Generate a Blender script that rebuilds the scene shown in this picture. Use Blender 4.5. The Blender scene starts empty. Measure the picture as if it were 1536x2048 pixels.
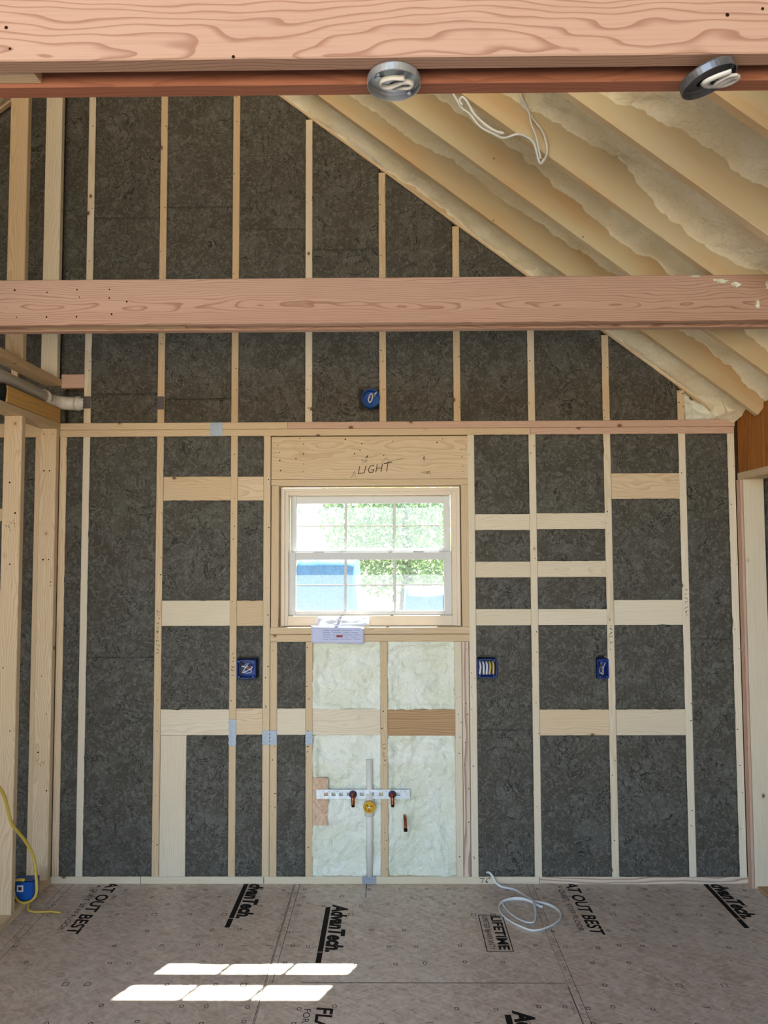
import bpy, bmesh, math, random
from mathutils import Vector, Matrix, noise

random.seed(7)
SC = bpy.context.scene
COL = SC.collection

# ------------------------------------------------------------------ camera
F_PX = 1524.76
CAM = Vector((1.6727, -4.1337, 1.7388))
PITCH, YAW, ROLL = 0.0561, -0.0104, -0.0039
cyw, syw = math.cos(YAW), math.sin(YAW)
fwd = Vector((syw * math.cos(PITCH), cyw * math.cos(PITCH), math.sin(PITCH)))
rgt = Vector((cyw, -syw, 0))
upv = rgt.cross(fwd)
rgt = math.cos(ROLL) * rgt + math.sin(ROLL) * upv
upv = rgt.cross(fwd)
cd = bpy.data.cameras.new('camera')
cam = bpy.data.objects.new('camera', cd)
COL.objects.link(cam)
cd.sensor_fit = 'VERTICAL'
cd.sensor_height = 36.0
cd.lens = F_PX / 2048 * 36.0
cd.clip_start = 0.05
cd.clip_end = 300
cam.matrix_world = Matrix(((rgt.x, upv.x, -fwd.x, CAM.x), (rgt.y, upv.y, -fwd.y, CAM.y),
                           (rgt.z, upv.z, -fwd.z, CAM.z), (0, 0, 0, 1)))
SC.camera = cam

# ------------------------------------------------------------------ sky, sun, exposure
SUN_FROM = Vector((0.29, 0.585, 1.0)).normalized()      # towards the sun
world = bpy.data.worlds.new('world')
SC.world = world
world.use_nodes = True
wn = world.node_tree
bg = wn.nodes['Background']
sky = wn.nodes.new('ShaderNodeTexSky')
sky.sky_type = 'NISHITA'
sky.sun_disc = False
sky.sun_elevation = math.asin(SUN_FROM.z)
sky.sun_rotation = math.atan2(SUN_FROM.x, SUN_FROM.y)
sky.air_density = 1.0
sky.dust_density = 1.6
sky.ozone_density = 1.0
wn.links.new(sky.outputs[0], bg.inputs[0])
bg.inputs[1].default_value = 0.42

sd = bpy.data.lights.new('sun', 'SUN')
sd.energy = 36
sd.angle = math.radians(0.53)
sd.color = (1.0, 0.94, 0.84)
sun = bpy.data.objects.new('sun', sd)
COL.objects.link(sun)
sun.rotation_euler = (-SUN_FROM).to_track_quat('-Z', 'Y').to_euler()

SC.view_settings.view_transform = 'Standard'
SC.view_settings.look = 'None'
SC.view_settings.gamma = 1
SC.view_settings.use_curve_mapping = False
SC.view_settings.exposure = 1.52
SC.cycles.max_bounces = 4
SC.cycles.diffuse_bounces = 3
SC.cycles.adaptive_threshold = 0.05
SC.cycles.glossy_bounces = 2
SC.cycles.transparent_max_bounces = 8
SC.cycles.caustics_reflective = False
SC.cycles.caustics_refractive = False

# ------------------------------------------------------------------ materials
def srgb(r, g, b):
    f = lambda c: (c / 255 / 12.92) if c / 255 <= 0.04045 else ((c / 255 + 0.055) / 1.055) ** 2.4
    return (f(r), f(g), f(b), 1)

class NT:
    def __init__(s, name):
        s.m = bpy.data.materials.new(name)
        s.m.use_nodes = True
        s.t = s.m.node_tree
        s.b = s.t.nodes['Principled BSDF']
        s.out = s.t.nodes['Material Output']
    def n(s, typ, **kw):
        nd = s.t.nodes.new('ShaderNode' + typ)
        for k, v in kw.items():
            if k.startswith('i_'):
                key = k[2:]
                nd.inputs[int(key) if key.isdigit() else key].default_value = v
            else:
                setattr(nd, k, v)
        return nd
    def l(s, a, b):
        s.t.links.new(a, b)
    def math(s, op, a, b=None, clamp=False):
        nd = s.n('Math', operation=op, use_clamp=clamp)
        for i, v in enumerate((a, b)):
            if v is None: continue
            if hasattr(v, 'links'): s.l(v, nd.inputs[i])
            else: nd.inputs[i].default_value = v
        return nd.outputs[0]
    def mix(s, fac, a, b, mode='MIX'):
        nd = s.n('Mix', data_type='RGBA', blend_type=mode)
        for i, v in ((0, fac), (6, a), (7, b)):
            if hasattr(v, 'links'): s.l(v, nd.inputs[i])
            else: nd.inputs[i].default_value = v
        return nd.outputs[2]
    def ramp(s, fac, stops):
        nd = s.n('ValToRGB')
        e = nd.color_ramp.elements
        while len(e) > 1: e.remove(e[-1])
        e[0].position, e[0].color = stops[0][0], stops[0][1]
        for p, c in stops[1:]:
            x = e.new(p); x.color = c
        s.l(fac, nd.inputs[0])
        return nd.outputs[0]
    def step(s, v, lo, hi):
        nd = s.n('MapRange', interpolation_type='SMOOTHSTEP')
        nd.inputs['From Min'].default_value = lo
        nd.inputs['From Max'].default_value = hi
        s.l(v, nd.inputs['Value'])
        return nd.outputs[0]
    def coords(s, rnd=True):
        tc = s.n('TexCoord')
        if not rnd: return tc.outputs['Object']
        oi = s.n('ObjectInfo')
        m = s.n('VectorMath', operation='SCALE')
        m.inputs[0].default_value = (31.7, 17.3, 23.9)
        s.l(oi.outputs['Random'], m.inputs['Scale'])
        a = s.n('VectorMath', operation='ADD')
        s.l(tc.outputs['Object'], a.inputs[0]); s.l(m.outputs[0], a.inputs[1])
        s.rand = oi.outputs['Random']
        return a.outputs[0]
    def mapped(s, v, scale, rot=(0, 0, 0)):
        mp = s.n('Mapping')
        mp.inputs['Scale'].default_value = scale
        mp.inputs['Rotation'].default_value = rot
        s.l(v, mp.inputs['Vector'])
        return mp.outputs[0]
    def noise(s, v, scale, detail=4, rough=0.55, dist=0.0, col=False):
        nd = s.n('TexNoise')
        nd.inputs['Scale'].default_value = scale
        nd.inputs['Detail'].default_value = detail
        nd.inputs['Roughness'].default_value = rough
        nd.inputs['Distortion'].default_value = dist
        s.l(v, nd.inputs['Vector'])
        return nd.outputs['Color' if col else 'Fac']
    def bump(s, h, strength, dist):
        b = s.n('Bump')
        b.inputs['Strength'].default_value = strength
        b.inputs['Distance'].default_value = dist
        s.l(h, b.inputs['Height'])
        s.l(b.outputs[0], s.b.inputs['Normal'])
    def set(s, **kw):
        for k, v in kw.items():
            nm = {'color': 'Base Color', 'rough': 'Roughness', 'metal': 'Metallic', 'spec': 'Specular IOR Level'}[k]
            if hasattr(v, 'links'): s.l(v, s.b.inputs[nm])
            else: s.b.inputs[nm].default_value = v
        return s.m

def wood(name, light, dark, line, freq=150, ring_amt=0.55, knots=0.5, stretch=0.05, spread=0.12, rough=0.62, sharp=0.35):
    """sawn softwood: rings about a pith beside the board, fine fibre, sparse knots; grain along local X"""
    s = NT(name)
    v = s.coords()
    big = s.noise(s.mapped(v, (0.9, 3.0, 3.0)), 1.6, 3)
    mp = s.mapped(v, (stretch, 1, 1))
    sep = s.n('SeparateXYZ'); s.l(mp, sep.inputs[0])
    warp = s.noise(s.mapped(v, (0.7, 6, 6)), 1.0, 3)
    yy = s.math('ADD', sep.outputs[1], s.math('MULTIPLY', s.math('SUBTRACT', warp, 0.5), 0.10))
    zz = s.math('ADD', sep.outputs[2], s.math('MULTIPLY', s.math('SUBTRACT', big, 0.5), 0.10))
    # wrap the random offset so the pith stays near the board
    yy = s.math('PINGPONG', yy, 0.13)
    zz = s.math('PINGPONG', zz, 0.16)
    r = s.math('SQRT', s.math('ADD', s.math('MULTIPLY', yy, yy), s.math('MULTIPLY', zz, zz)))
    ph = s.math('FRACT', s.math('MULTIPLY', r, freq))
    late = s.math('MULTIPLY', s.step(ph, sharp, 0.95), s.math('SUBTRACT', 1.0, s.step(ph, 0.95, 1.0)))
    fibre = s.noise(s.mapped(v, (6, 220, 220)), 1.0, 2)
    base = s.mix(s.math('ADD', s.math('MULTIPLY', s.math('SUBTRACT', s.rand, 0.5), 2 * spread * 4), big, True), dark, light)
    c = s.mix(s.math('MULTIPLY', late, ring_amt), base, line)
    c = s.mix(s.math('MULTIPLY', s.step(fibre, 0.45, 0.75), 0.18), c, line)
    vo = s.n('TexVoronoi'); vo.inputs['Scale'].default_value = 9.0; vo.inputs['Randomness'].default_value = 1
    s.l(s.mapped(v, (0.75, 1, 1)), vo.inputs['Vector'])
    k = s.math('SUBTRACT', 1.0, s.step(vo.outputs['Distance'], 0.06, 0.10))
    sc = s.n('SeparateColor'); s.l(vo.outputs['Color'], sc.inputs[0])
    k = s.math('MULTIPLY', k, s.math('GREATER_THAN', sc.outputs[0], 1 - knots))
    halo = s.math('SUBTRACT', 1.0, s.step(vo.outputs['Distance'], 0.06, 0.2))
    halo = s.math('MULTIPLY', s.math('MULTIPLY', halo, s.math('GREATER_THAN', sc.outputs[0], 1 - knots)), 0.35)
    c = s.mix(halo, c, line)
    c = s.mix(s.math('MULTIPLY', k, 0.85), c, srgb(92, 58, 36))
    return s.set(color=c, rough=rough, spec=0.25)

M = {}
M['pine'] = wood('pine', srgb(230, 207, 173), srgb(216, 190, 152), srgb(184, 147, 104), ring_amt=0.4)
M['pale'] = wood('pale_pine', srgb(238, 226, 202), srgb(226, 210, 182), srgb(196, 170, 132), ring_amt=0.3)
M['fir'] = wood('fir', srgb(200, 166, 147), srgb(189, 153, 132), srgb(150, 106, 86), freq=130, ring_amt=0.75, sharp=0.62, knots=0.10, stretch=0.06, spread=0.06)
M['redfir'] = wood('red_fir', srgb(186, 128, 102), srgb(170, 112, 88), srgb(130, 78, 60), freq=110, ring_amt=0.4, knots=0.2)
M['pink'] = wood('pink_pine', srgb(222, 188, 166), srgb(208, 172, 148), srgb(172, 124, 98), ring_amt=0.4)
M['brown'] = wood('brown_fir', srgb(200, 164, 122), srgb(186, 150, 108), srgb(148, 106, 68), freq=90, ring_amt=0.6, knots=0.05)
M['grained'] = wood('grained_pine', srgb(224, 204, 182), srgb(208, 182, 158), srgb(146, 104, 84), freq=60, ring_amt=0.75, knots=0.3, stretch=0.09)
M['orange'] = wood('stained_board', srgb(190, 126, 62), srgb(170, 106, 46), srgb(126, 72, 32), freq=80, ring_amt=0.4, knots=0.2)
M['lvl'] = wood('laminated_veneer', srgb(218, 174, 106), srgb(204, 158, 90), srgb(168, 120, 66), freq=60, ring_amt=0.25, knots=0.55)

def rafter_mat():
    s = NT('oversprayed_rafter')
    v = s.coords()
    n1 = s.noise(s.mapped(v, (1.2, 5, 5)), 1.4, 4)
    fib = s.noise(s.mapped(v, (4, 90, 90)), 1.0, 3)
    w = s.mix(s.math('MULTIPLY', fib, 0.5), srgb(222, 190, 146), srgb(192, 154, 108))
    c = s.mix(s.step(n1, 0.34, 0.62), w, srgb(212, 195, 158))
    dots = s.n('TexVoronoi'); dots.inputs['Scale'].default_value = 9
    s.l(v, dots.inputs['Vector'])
    c = s.mix(s.math('MULTIPLY', s.math('SUBTRACT', 1.0, s.step(dots.outputs['Distance'], 0.03, 0.06)), 0.7), c, srgb(110, 80, 54))
    return s.set(color=c, rough=0.7, spec=0.2)
M['rafter'] = rafter_mat()

def foam(name, a, b):
    s = NT(name)
    v = s.coords()
    n1 = s.noise(v, 5, 2)
    n2 = s.noise(v, 45, 2, 0.6, 0.6)
    c = s.mix(s.step(n1, 0.3, 0.7), b, a)
    c = s.mix(s.math('MULTIPLY', s.step(n2, 0.55, 0.75), 0.25), c, tuple(min(1, x * 0.8) for x in b[:3]) + (1,))
    s.bump(n2, 0.5, 0.018)
    return s.set(color=c, rough=0.42, spec=0.4)
M['foam'] = foam('spray_foam',  srgb(248, 241, 216), srgb(238, 226, 192))
M['foamlow'] = foam('pale_spray_foam', srgb(240, 242, 228), srgb(228, 230, 206))

def wool():
    s = NT('mineral_wool')
    v = s.coords()
    big = s.noise(v, 6, 2, 0.6)
    mid = s.noise(v, 30, 3, 0.65, 1.6)
    wisp = s.noise(s.mapped(v, (1, 1, 0.8)), 60, 2, 0.6, 2.5)
    crack_shade = s.noise(s.mapped(v, (1, 1, 0.8)), 8, 5, 0.72, 0.8)
    line = s.math('SUBTRACT', 1.0, s.step(s.math('ABSOLUTE', s.math('SUBTRACT', crack_shade, 0.5)), 0.003, 0.018))  # shade inside the cracks, painted into the colour as dark lines
    crease_shade = s.math('SUBTRACT', 1.0, s.step(s.math('ABSOLUTE', s.math('SUBTRACT', mid, 0.47)), 0.0, 0.022))  # finer crinkle shade, likewise colour only, without relief
    c = s.mix(s.step(big, 0.3, 0.7), srgb(80, 76, 68), srgb(98, 96, 89))
    c = s.mix(s.math('MULTIPLY', s.step(mid, 0.46, 0.66), 0.55), c, srgb(122, 120, 112))
    c = s.mix(s.math('MULTIPLY', s.step(wisp, 0.58, 0.68), 0.40), c, srgb(152, 146, 132))
    c = s.mix(s.math('MULTIPLY', crease_shade, 0.45), c, srgb(52, 46, 40))
    c = s.mix(s.math('MULTIPLY', s.math('MULTIPLY', line, s.step(big, 0.42, 0.56)), 0.8), c, srgb(36, 32, 28))
    return s.set(color=c, rough=1.0, spec=0.05)
M['wool'] = wool()

def osb(name, cols, sc=1.0, rough=0.5):
    s = NT(name)
    v = s.coords()
    warp = s.noise(v, 3, 2, col=True)
    va = s.n('VectorMath', operation='SCALE'); va.inputs['Scale'].default_value = 0.12
    s.l(warp, va.inputs[0])
    vb = s.n('VectorMath', operation='ADD'); s.l(v, vb.inputs[0]); s.l(va.outputs[0], vb.inputs[1])
    fac = []
    for rot, scl in ((0.6, (22 * sc, 85 * sc, 1)), (-0.5, (26 * sc, 95 * sc, 1)), (1.5, (20 * sc, 80 * sc, 1))):
        vo = s.n('TexVoronoi'); vo.inputs['Scale'].default_value = 1.0
        s.l(s.mapped(s.mapped(vb.outputs[0], (1, 1, 0), (0, 0, rot)), scl), vo.inputs['Vector'])
        x = s.n('SeparateColor'); s.l(vo.outputs['Color'], x.inputs[0])
        fac.append(x.outputs[0])
    pick = s.noise(v, 60, 2)
    f = s.math('ADD', s.math('MULTIPLY', fac[0], 0.42), s.math('MULTIPLY', fac[1], 0.36))
    f = s.math('ADD', f, s.math('MULTIPLY', fac[2], 0.22))
    f = s.math('ADD', s.math('MULTIPLY', f, 0.75), s.math('MULTIPLY', pick, 0.3))
    c = s.ramp(f, [(0.18, cols[0]), (0.42, cols[1]), (0.58, cols[2]), (0.85, cols[3])])
    dirt = s.noise(v, 1.7, 4)
    c = s.mix(s.math('MULTIPLY', s.step(dirt, 0.5, 0.75), 0.25), c, cols[3])
    fine = s.noise(v, 160, 1)
    c = s.mix(s.math('MULTIPLY', s.step(fine, 0.5, 0.8), 0.12), c, cols[0])
    return s.set(color=c, rough=rough, spec=0.5)
M['osb'] = osb('oriented_strand_floor', [srgb(176, 157, 140), srgb(204, 186, 168), srgb(215, 198, 181), srgb(230, 217, 204)], 1.0, 0.42)
M['osbpatch'] = osb('oriented_strand_patch', [srgb(180, 140, 110), srgb(206, 170, 140), srgb(216, 182, 152), srgb(226, 198, 170)], 1.0, 0.7)

def plain(name, col, rough=0.5, metal=0.0, spec=0.4, bump=0.0, scale=80, var=0.12):
    s = NT(name)
    v = s.coords(False)
    n1 = s.noise(v, scale, 3)
    dk = tuple(max(0, x * (1 - 2 * var)) for x in col[:3]) + (1,)
    c = s.mix(n1, dk, tuple(min(1, x * (1 + var)) for x in col[:3]) + (1,))
    if bump: s.bump(n1, bump, 0.002)
    return s.set(color=c, rough=rough, metal=metal, spec=spec)
M['steel'] = plain('galvanised_steel', srgb(214, 222, 228), 0.35, 0.7, var=0.2, scale=40)
M['darksteel'] = plain('dark_galvanised_steel', srgb(134, 138, 146), 0.4, 0.7, var=0.25, scale=40)
M['nailplate'] = plain('nail_plate_steel', srgb(158, 168, 178), 0.5, 0.6, var=0.1)
M['nailplatedark'] = plain('dull_nail_plate', srgb(104, 98, 100), 0.6, 0.4, var=0.1)
M['bluebox'] = plain('blue_plastic', srgb(26, 66, 150), 0.4, var=0.05)
M['bluebright'] = plain('bright_blue_plastic', srgb(24, 92, 178), 0.4, var=0.05)
M['whitecable'] = plain('white_cable_jacket', srgb(228, 228, 224), 0.4, var=0.04)
M['yellowcable'] = plain('yellow_cable_jacket', srgb(222, 190, 84), 0.45, var=0.05)
M['pvc'] = plain('white_pvc', srgb(236, 232, 222), 0.32, var=0.03)
M['copper'] = plain('copper', srgb(176, 104, 76), 0.35, 0.9, var=0.15)
M['purple'] = plain('dull_purple_cap', srgb(96, 74, 108), 0.4, 0.3)
M['brass'] = plain('yellow_plug', srgb(206, 160, 44), 0.4, 0.2)
M['ink'] = plain('printed_ink', srgb(40, 36, 34), 0.8, spec=0.1, var=0.3, scale=300)
M['fadedink'] = plain('faded_ink', srgb(64, 54, 47), 0.8, spec=0.1, var=0.3, scale=300)
M['pencil'] = plain('pencil', srgb(74, 56, 44), 0.8, spec=0.1)
M['hole'] = plain('nail_hole', srgb(44, 30, 22), 0.9, spec=0.05)
M['vinyl'] = plain('cream_vinyl', srgb(226, 208, 184), 0.4, var=0.03)
M['sash'] = plain('white_sash', srgb(212, 210, 206), 0.4, var=0.03)
M['paper'] = plain('white_paper', srgb(240, 242, 248), 0.7, var=0.02)
M['paperblue'] = plain('bluish_paper', srgb(206, 210, 236), 0.7, var=0.02)
M['print'] = plain('grey_print', srgb(150, 154, 180), 0.8, var=0.05)
M['redprint'] = plain('red_print', srgb(170, 60, 62), 0.8, var=0.05)
M['blackfelt'] = plain('black_felt', srgb(34, 38, 36), 0.95, spec=0.05, bump=0.6)
M['sheath'] = osb('sheathing', [srgb(120, 90, 60), srgb(150, 116, 80), srgb(166, 130, 92), srgb(186, 152, 112)], 1.0, 0.8)
M['tarp'] = plain('blue_tarp', srgb(84, 160, 208), 0.45, bump=0.3, scale=8)
M['gravel'] = plain('bare_soil', srgb(130, 122, 108), 0.95, scale=3, var=0.2)
M['bark'] = plain('bark', srgb(104, 88, 74), 0.9, bump=0.6, scale=20, var=0.3)
def leaf_mat():
    s = NT('leaf')
    v = s.coords(False)
    c = s.mix(s.noise(v, 3, 3), srgb(96, 136, 66), srgb(160, 186, 110))
    tr = s.n('BsdfTranslucent'); s.l(c, tr.inputs[0])
    mx = s.n('MixShader'); mx.inputs[0].default_value = 0.5
    s.set(color=c, rough=0.6)
    s.l(s.b.outputs[0], mx.inputs[1]); s.l(tr.outputs[0], mx.inputs[2]); s.l(mx.outputs[0], s.out.inputs[0])
    return s.m
M['leaf'] = leaf_mat()
def glass_mat():
    s = NT('filmed_glass')
    v = s.coords()
    n1 = s.noise(v, 190, 3, 0.6, 1.0)
    n2 = s.noise(v, 60, 3, 0.6, 2.0)
    tc = s.mix(s.step(s.math('ADD', s.math('MULTIPLY', n1, 0.6), s.math('MULTIPLY', n2, 0.4)), 0.35, 0.65), (0.17, 0.20, 0.23, 1), (0.36, 0.41, 0.44, 1))
    tp = s.n('BsdfTransparent'); s.l(tc, tp.inputs[0])
    tl = s.n('BsdfTranslucent'); tl.inputs[0].default_value = (0.72, 0.86, 1.0, 1)
    gl = s.n('BsdfGlossy'); gl.inputs['Roughness'].default_value = 0.08
    m1 = s.n('MixShader'); m1.inputs[0].default_value = 0.03
    s.l(tp.outputs[0], m1.inputs[1]); s.l(tl.outputs[0], m1.inputs[2])
    fr = s.n('Fresnel'); fr.inputs[0].default_value = 1.4
    m2 = s.n('MixShader'); s.l(fr.outputs[0], m2.inputs[0])
    s.l(m1.outputs[0], m2.inputs[1]); s.l(gl.outputs[0], m2.inputs[2])
    s.l(m2.outputs[0], s.out.inputs[0])
    return s.m
M['glass'] = glass_mat()

# ------------------------------------------------------------------ building helpers
WM = {}
def link(name, data, mat=None, parent=None, mw=None):
    o = bpy.data.objects.new(name, data)
    COL.objects.link(o)
    mw = mw or Matrix.Identity(4)
    WM[o.name] = mw
    if parent is not None:
        o.parent = parent
        o.matrix_basis = WM[parent.name].inverted() @ mw
    else:
        o.matrix_basis = mw
    if mat is not None and data is not None and hasattr(data, 'materials') and not data.materials:
        data.materials.append(M[mat] if isinstance(mat, str) else mat)
    return o

def tag(o, label=None, cat=None, group=None, kind=None):
    if label: o['label'] = label
    if cat: o['category'] = cat
    if group: o['group'] = group
    if kind: o['kind'] = kind
    return o

def thing(name, loc, label, cat, group=None, kind=None):
    return tag(link(name, None, mw=Matrix.Translation(loc)), label, cat, group, kind)

def mesh(name, verts, faces, smooth=False):
    me = bpy.data.meshes.new(name)
    me.from_pydata(verts, [], faces)
    me.update()
    if smooth:
        me.polygons.foreach_set('use_smooth', [True] * len(me.polygons))
    return me

_prism = {}
def prism(L, w, t, c=0.0025):
    """board with eased edges, long axis local X"""
    key = (round(L, 4), round(w, 4), round(t, 4), c)
    c = min(c, w * .2, t * .2)
    a, b = w / 2, t / 2
    ring = [(-a + c, -b), (a - c, -b), (a, -b + c), (a, b - c), (a - c, b), (-a + c, b), (-a, b - c), (-a, -b + c)]
    vs = [(-L / 2, y, z) for y, z in ring] + [(L / 2, y, z) for y, z in ring]
    fs = [tuple(range(7, -1, -1)), tuple(range(8, 16))]
    for i in range(8):
        j = (i + 1) % 8
        fs.append((i, j, 8 + j, 8 + i))
    return mesh('board', vs, fs)

def basis(X, Y, o):
    X = X.normalized(); Z = X.cross(Y).normalized(); Y = Z.cross(X)
    return Matrix(((X.x, Y.x, Z.x, o.x), (X.y, Y.y, Z.y, o.y), (X.z, Y.z, Z.z, o.z), (0, 0, 0, 1)))

def board(name, parent, x0, x1, y0, y1, z0, z1, mat, c=0.0025):
    d = Vector((x1 - x0, y1 - y0, z1 - z0))
    ctr = Vector(((x0 + x1) / 2, (y0 + y1) / 2, (z0 + z1) / 2))
    ax = max(range(3), key=lambda i: d[i])
    E = [Vector((1, 0, 0)), Vector((0, 1, 0)), Vector((0, 0, 1))]
    oth = [i for i in range(3) if i != ax]
    yi = oth[0] if d[oth[0]] >= d[oth[1]] else oth[1]
    zi = oth[0] if yi == oth[1] else oth[1]
    return link(name, prism(d[ax], d[yi], d[zi], c), mat, parent, basis(E[ax], E[yi], ctr))

def slant(name, parent, a, b, wdir, w, t, mat, c=0.0025):
    a, b = Vector(a), Vector(b)
    return link(name, prism((b - a).length, w, t, c), mat, parent, basis(b - a, Vector(wdir), (a + b) / 2))

def boxes(name, parent, lst, mat, mw=None):
    """one mesh out of boxes (x0,x1,y0,y1,z0,z1): only for the pieces of one part"""
    vs, fs = [], []
    for x0, x1, y0, y1, z0, z1 in lst:
        n = len(vs)
        vs += [(x0, y0, z0), (x1, y0, z0), (x1, y1, z0), (x0, y1, z0), (x0, y0, z1), (x1, y0, z1), (x1, y1, z1), (x0, y1, z1)]
        fs += [tuple(n + i for i in f) for f in ((0, 3, 2, 1), (4, 5, 6, 7), (0, 1, 5, 4), (1, 2, 6, 5), (2, 3, 7, 6), (3, 0, 4, 7))]
    return link(name, mesh(name, vs, fs), mat, parent, mw)

def catmull(pts, n=6):
    P = [Vector(p) for p in pts]
    if len(P) < 3: return P
    out = []
    Q = [2 * P[0] - P[1]] + P + [2 * P[-1] - P[-2]]
    for i in range(1, len(Q) - 2):
        a, b, c, d = Q[i - 1], Q[i], Q[i + 1], Q[i + 2]
        for k in range(n):
            t = k / n
            out.append(0.5 * ((2 * b) + (c - a) * t + (2 * a - 5 * b + 4 * c - d) * t * t + (3 * b - a - 3 * c + d) * t ** 3))
    out.append(P[-1])
    return out

def tube_geo(pts, r, seg=10, flat=1.0, vs=None, fs=None):
    vs = [] if vs is None else vs
    fs = [] if fs is None else fs
    n0 = len(vs)
    T = [(pts[min(i + 1, len(pts) - 1)] - pts[max(i - 1, 0)]).normalized() for i in range(len(pts))]
    nrm = T[0].orthogonal().normalized()
    for i, p in enumerate(pts):
        nrm = (nrm - T[i] * nrm.dot(T[i])).normalized()
        bn = T[i].cross(nrm)
        rr = r[i] if isinstance(r, (list, tuple)) else r
        for k in range(seg):
            a = 2 * math.pi * k / seg
            vs.append(tuple(p + nrm * math.cos(a) * rr + bn * math.sin(a) * rr * flat))
    for i in range(len(pts) - 1):
        for k in range(seg):
            a, b = n0 + i * seg + k, n0 + i * seg + (k + 1) % seg
            fs.append((a, b, b + seg, a + seg))
    fs.append(tuple(n0 + k for k in range(seg - 1, -1, -1)))
    fs.append(tuple(n0 + (len(pts) - 1) * seg + k for k in range(seg)))
    return vs, fs

def tube(name, parent, pts, r, mat, smooth_path=True, seg=10, flat=1.0, n=6):
    p = catmull(pts, n) if smooth_path else [Vector(q) for q in pts]
    vs, fs = tube_geo(p, r, seg, flat)
    o = Vector(p[0])
    if parent is not None: o = Vector((0, 0, 0))
    vs = [tuple(Vector(v) - o) for v in vs]
    return link(name, mesh(name, vs, fs, True), mat, parent, Matrix.Translation(o))

def lathe(name, parent, prof, mat, mw, seg=28):
    """profile (r, z) spun about local Z"""
    vs, fs = [], []
    for r, z in prof:
        for k in range(seg):
            a = 2 * math.pi * k / seg
            vs.append((r * math.cos(a), r * math.sin(a), z))
    for i in range(len(prof) - 1):
        for k in range(seg):
            a, b = i * seg + k, i * seg + (k + 1) % seg
            fs.append((a, b, b + seg, a + seg))
    if prof[0][0] > 1e-4: fs.append(tuple(range(seg - 1, -1, -1)))
    if prof[-1][0] > 1e-4: fs.append(tuple((len(prof) - 1) * seg + k for k in range(seg)))
    me = mesh(name, vs, fs)
    return link(name, me, mat, parent, mw)

def fbm(x, y, z, o=3):
    return noise.fractal(Vector((x, y, z)), 1.0, 2.0, o)

SEED = [0]
def batt(name, parent, x0, x1, zb, zt, yf=0.004, mat='wool', step=0.016, amp=0.004, rag=0.007, holes=(), lump=None, thick=0.05):
    """a fibrous panel in the XZ plane facing -Y; zt is a number or a function of x; ragged edges"""
    SEED[0] += 1
    sd_ = SEED[0] * 7.31
    top = zt if callable(zt) else (lambda x: zt)
    nx = max(3, int((x1 - x0) / step))
    hmax = max(top(x0 + (x1 - x0) * i / 8) for i in range(9)) - zb
    nz = max(3, int(hmax / step))
    cx, cz = (x0 + x1) / 2, zb + hmax / 2
    vs, fs = [], []
    for j in range(nz + 1):
        for i in range(nx + 1):
            u, w = i / nx, j / nz
            x = x0 + (x1 - x0) * u
            h = max(0.004, top(x) - zb)
            z = zb + h * w
            y = yf - amp * fbm(x * 9 + sd_, z * 9, sd_) - amp * 0.6 * fbm(x * 30, z * 30 + sd_, 2.0, 2)
            ex = min(u, 1 - u) * (x1 - x0); ez = min(w, 1 - w) * h
            if lump: y = lump(x, z, ex, ez, sd_, yf)
            if i in (0, nx):
                x += (1 if i else -1) * (rag * (0.35 + 1.2 * noise.noise(Vector((z * 14, sd_, i)))) + rag * 0.8 * max(0, noise.noise(Vector((z * 45, sd_ + 9, i)))))
            if j in (0, nz):
                z += (1 if j else -1) * rag * (0.2 + 0.9 * noise.noise(Vector((x * 20, sd_, j + 3))))
            for hx0, hx1, hz0, hz1 in holes:
                if hx0 - .004 < x < hx1 + .004 and hz0 - .004 < z < hz1 + .004: y = yf + 0.075
            vs.append((x - cx, y, z - cz))
    for j in range(nz):
        for i in range(nx):
            a = j * (nx + 1) + i
            fs.append((a, a + 1, a + nx + 2, a + nx + 1))
    rim = [i for i in range(nx + 1)] + [j * (nx + 1) + nx for j in range(1, nz + 1)] + \
          [nz * (nx + 1) + i for i in range(nx - 1, -1, -1)] + [j * (nx + 1) for j in range(nz - 1, 0, -1)]
    n0 = len(vs)
    for r in rim:
        x, y, z = vs[r]
        vs.append((x * 0.995, max(y, yf) + thick, z * 0.997))
    m = len(rim)
    for k in range(m):
        fs.append((rim[(k + 1) % m], rim[k], n0 + k, n0 + (k + 1) % m))
    return link(name, mesh(name, vs, fs, True), mat, parent, Matrix.Translation((cx, 0, cz)))

def strokes(name, parent, lines, mat, width, to_world):
    """flat ink strokes: 2-D polylines carried onto a surface"""
    vs, fs = [], []
    for ln in lines:
        for a, b in zip(ln[:-1], ln[1:]):
            d = Vector((b[0] - a[0], b[1] - a[1]))
            if d.length < 1e-6: continue
            d.normalize(); e = d * width * 0.4; n = Vector((-d.y, d.x)) * width / 2
            A, B = Vector(a) - e, Vector(b) + e
            k = len(vs)
            vs += [to_world(*(A + n)), to_world(*(A - n)), to_world(*(B - n)), to_world(*(B + n))]
            fs.append((k, k + 1, k + 2, k + 3))
    return link(name, mesh(name, vs, fs), mat, parent)

DEP = None
def text_mesh(body, shear=0.0, bold=0.0):
    cu = bpy.data.curves.new('lettering', 'FONT')
    cu.body = body; cu.size = 1.0; cu.shear = shear; cu.offset = bold; cu.resolution_u = 3
    o = bpy.data.objects.new('lettering', cu)
    COL.objects.link(o)
    dg = bpy.context.evaluated_depsgraph_get(); dg.update()
    me = bpy.data.meshes.new_from_object(o.evaluated_get(dg))
    bpy.data.objects.remove(o); bpy.data.curves.remove(cu)
    return me

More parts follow.
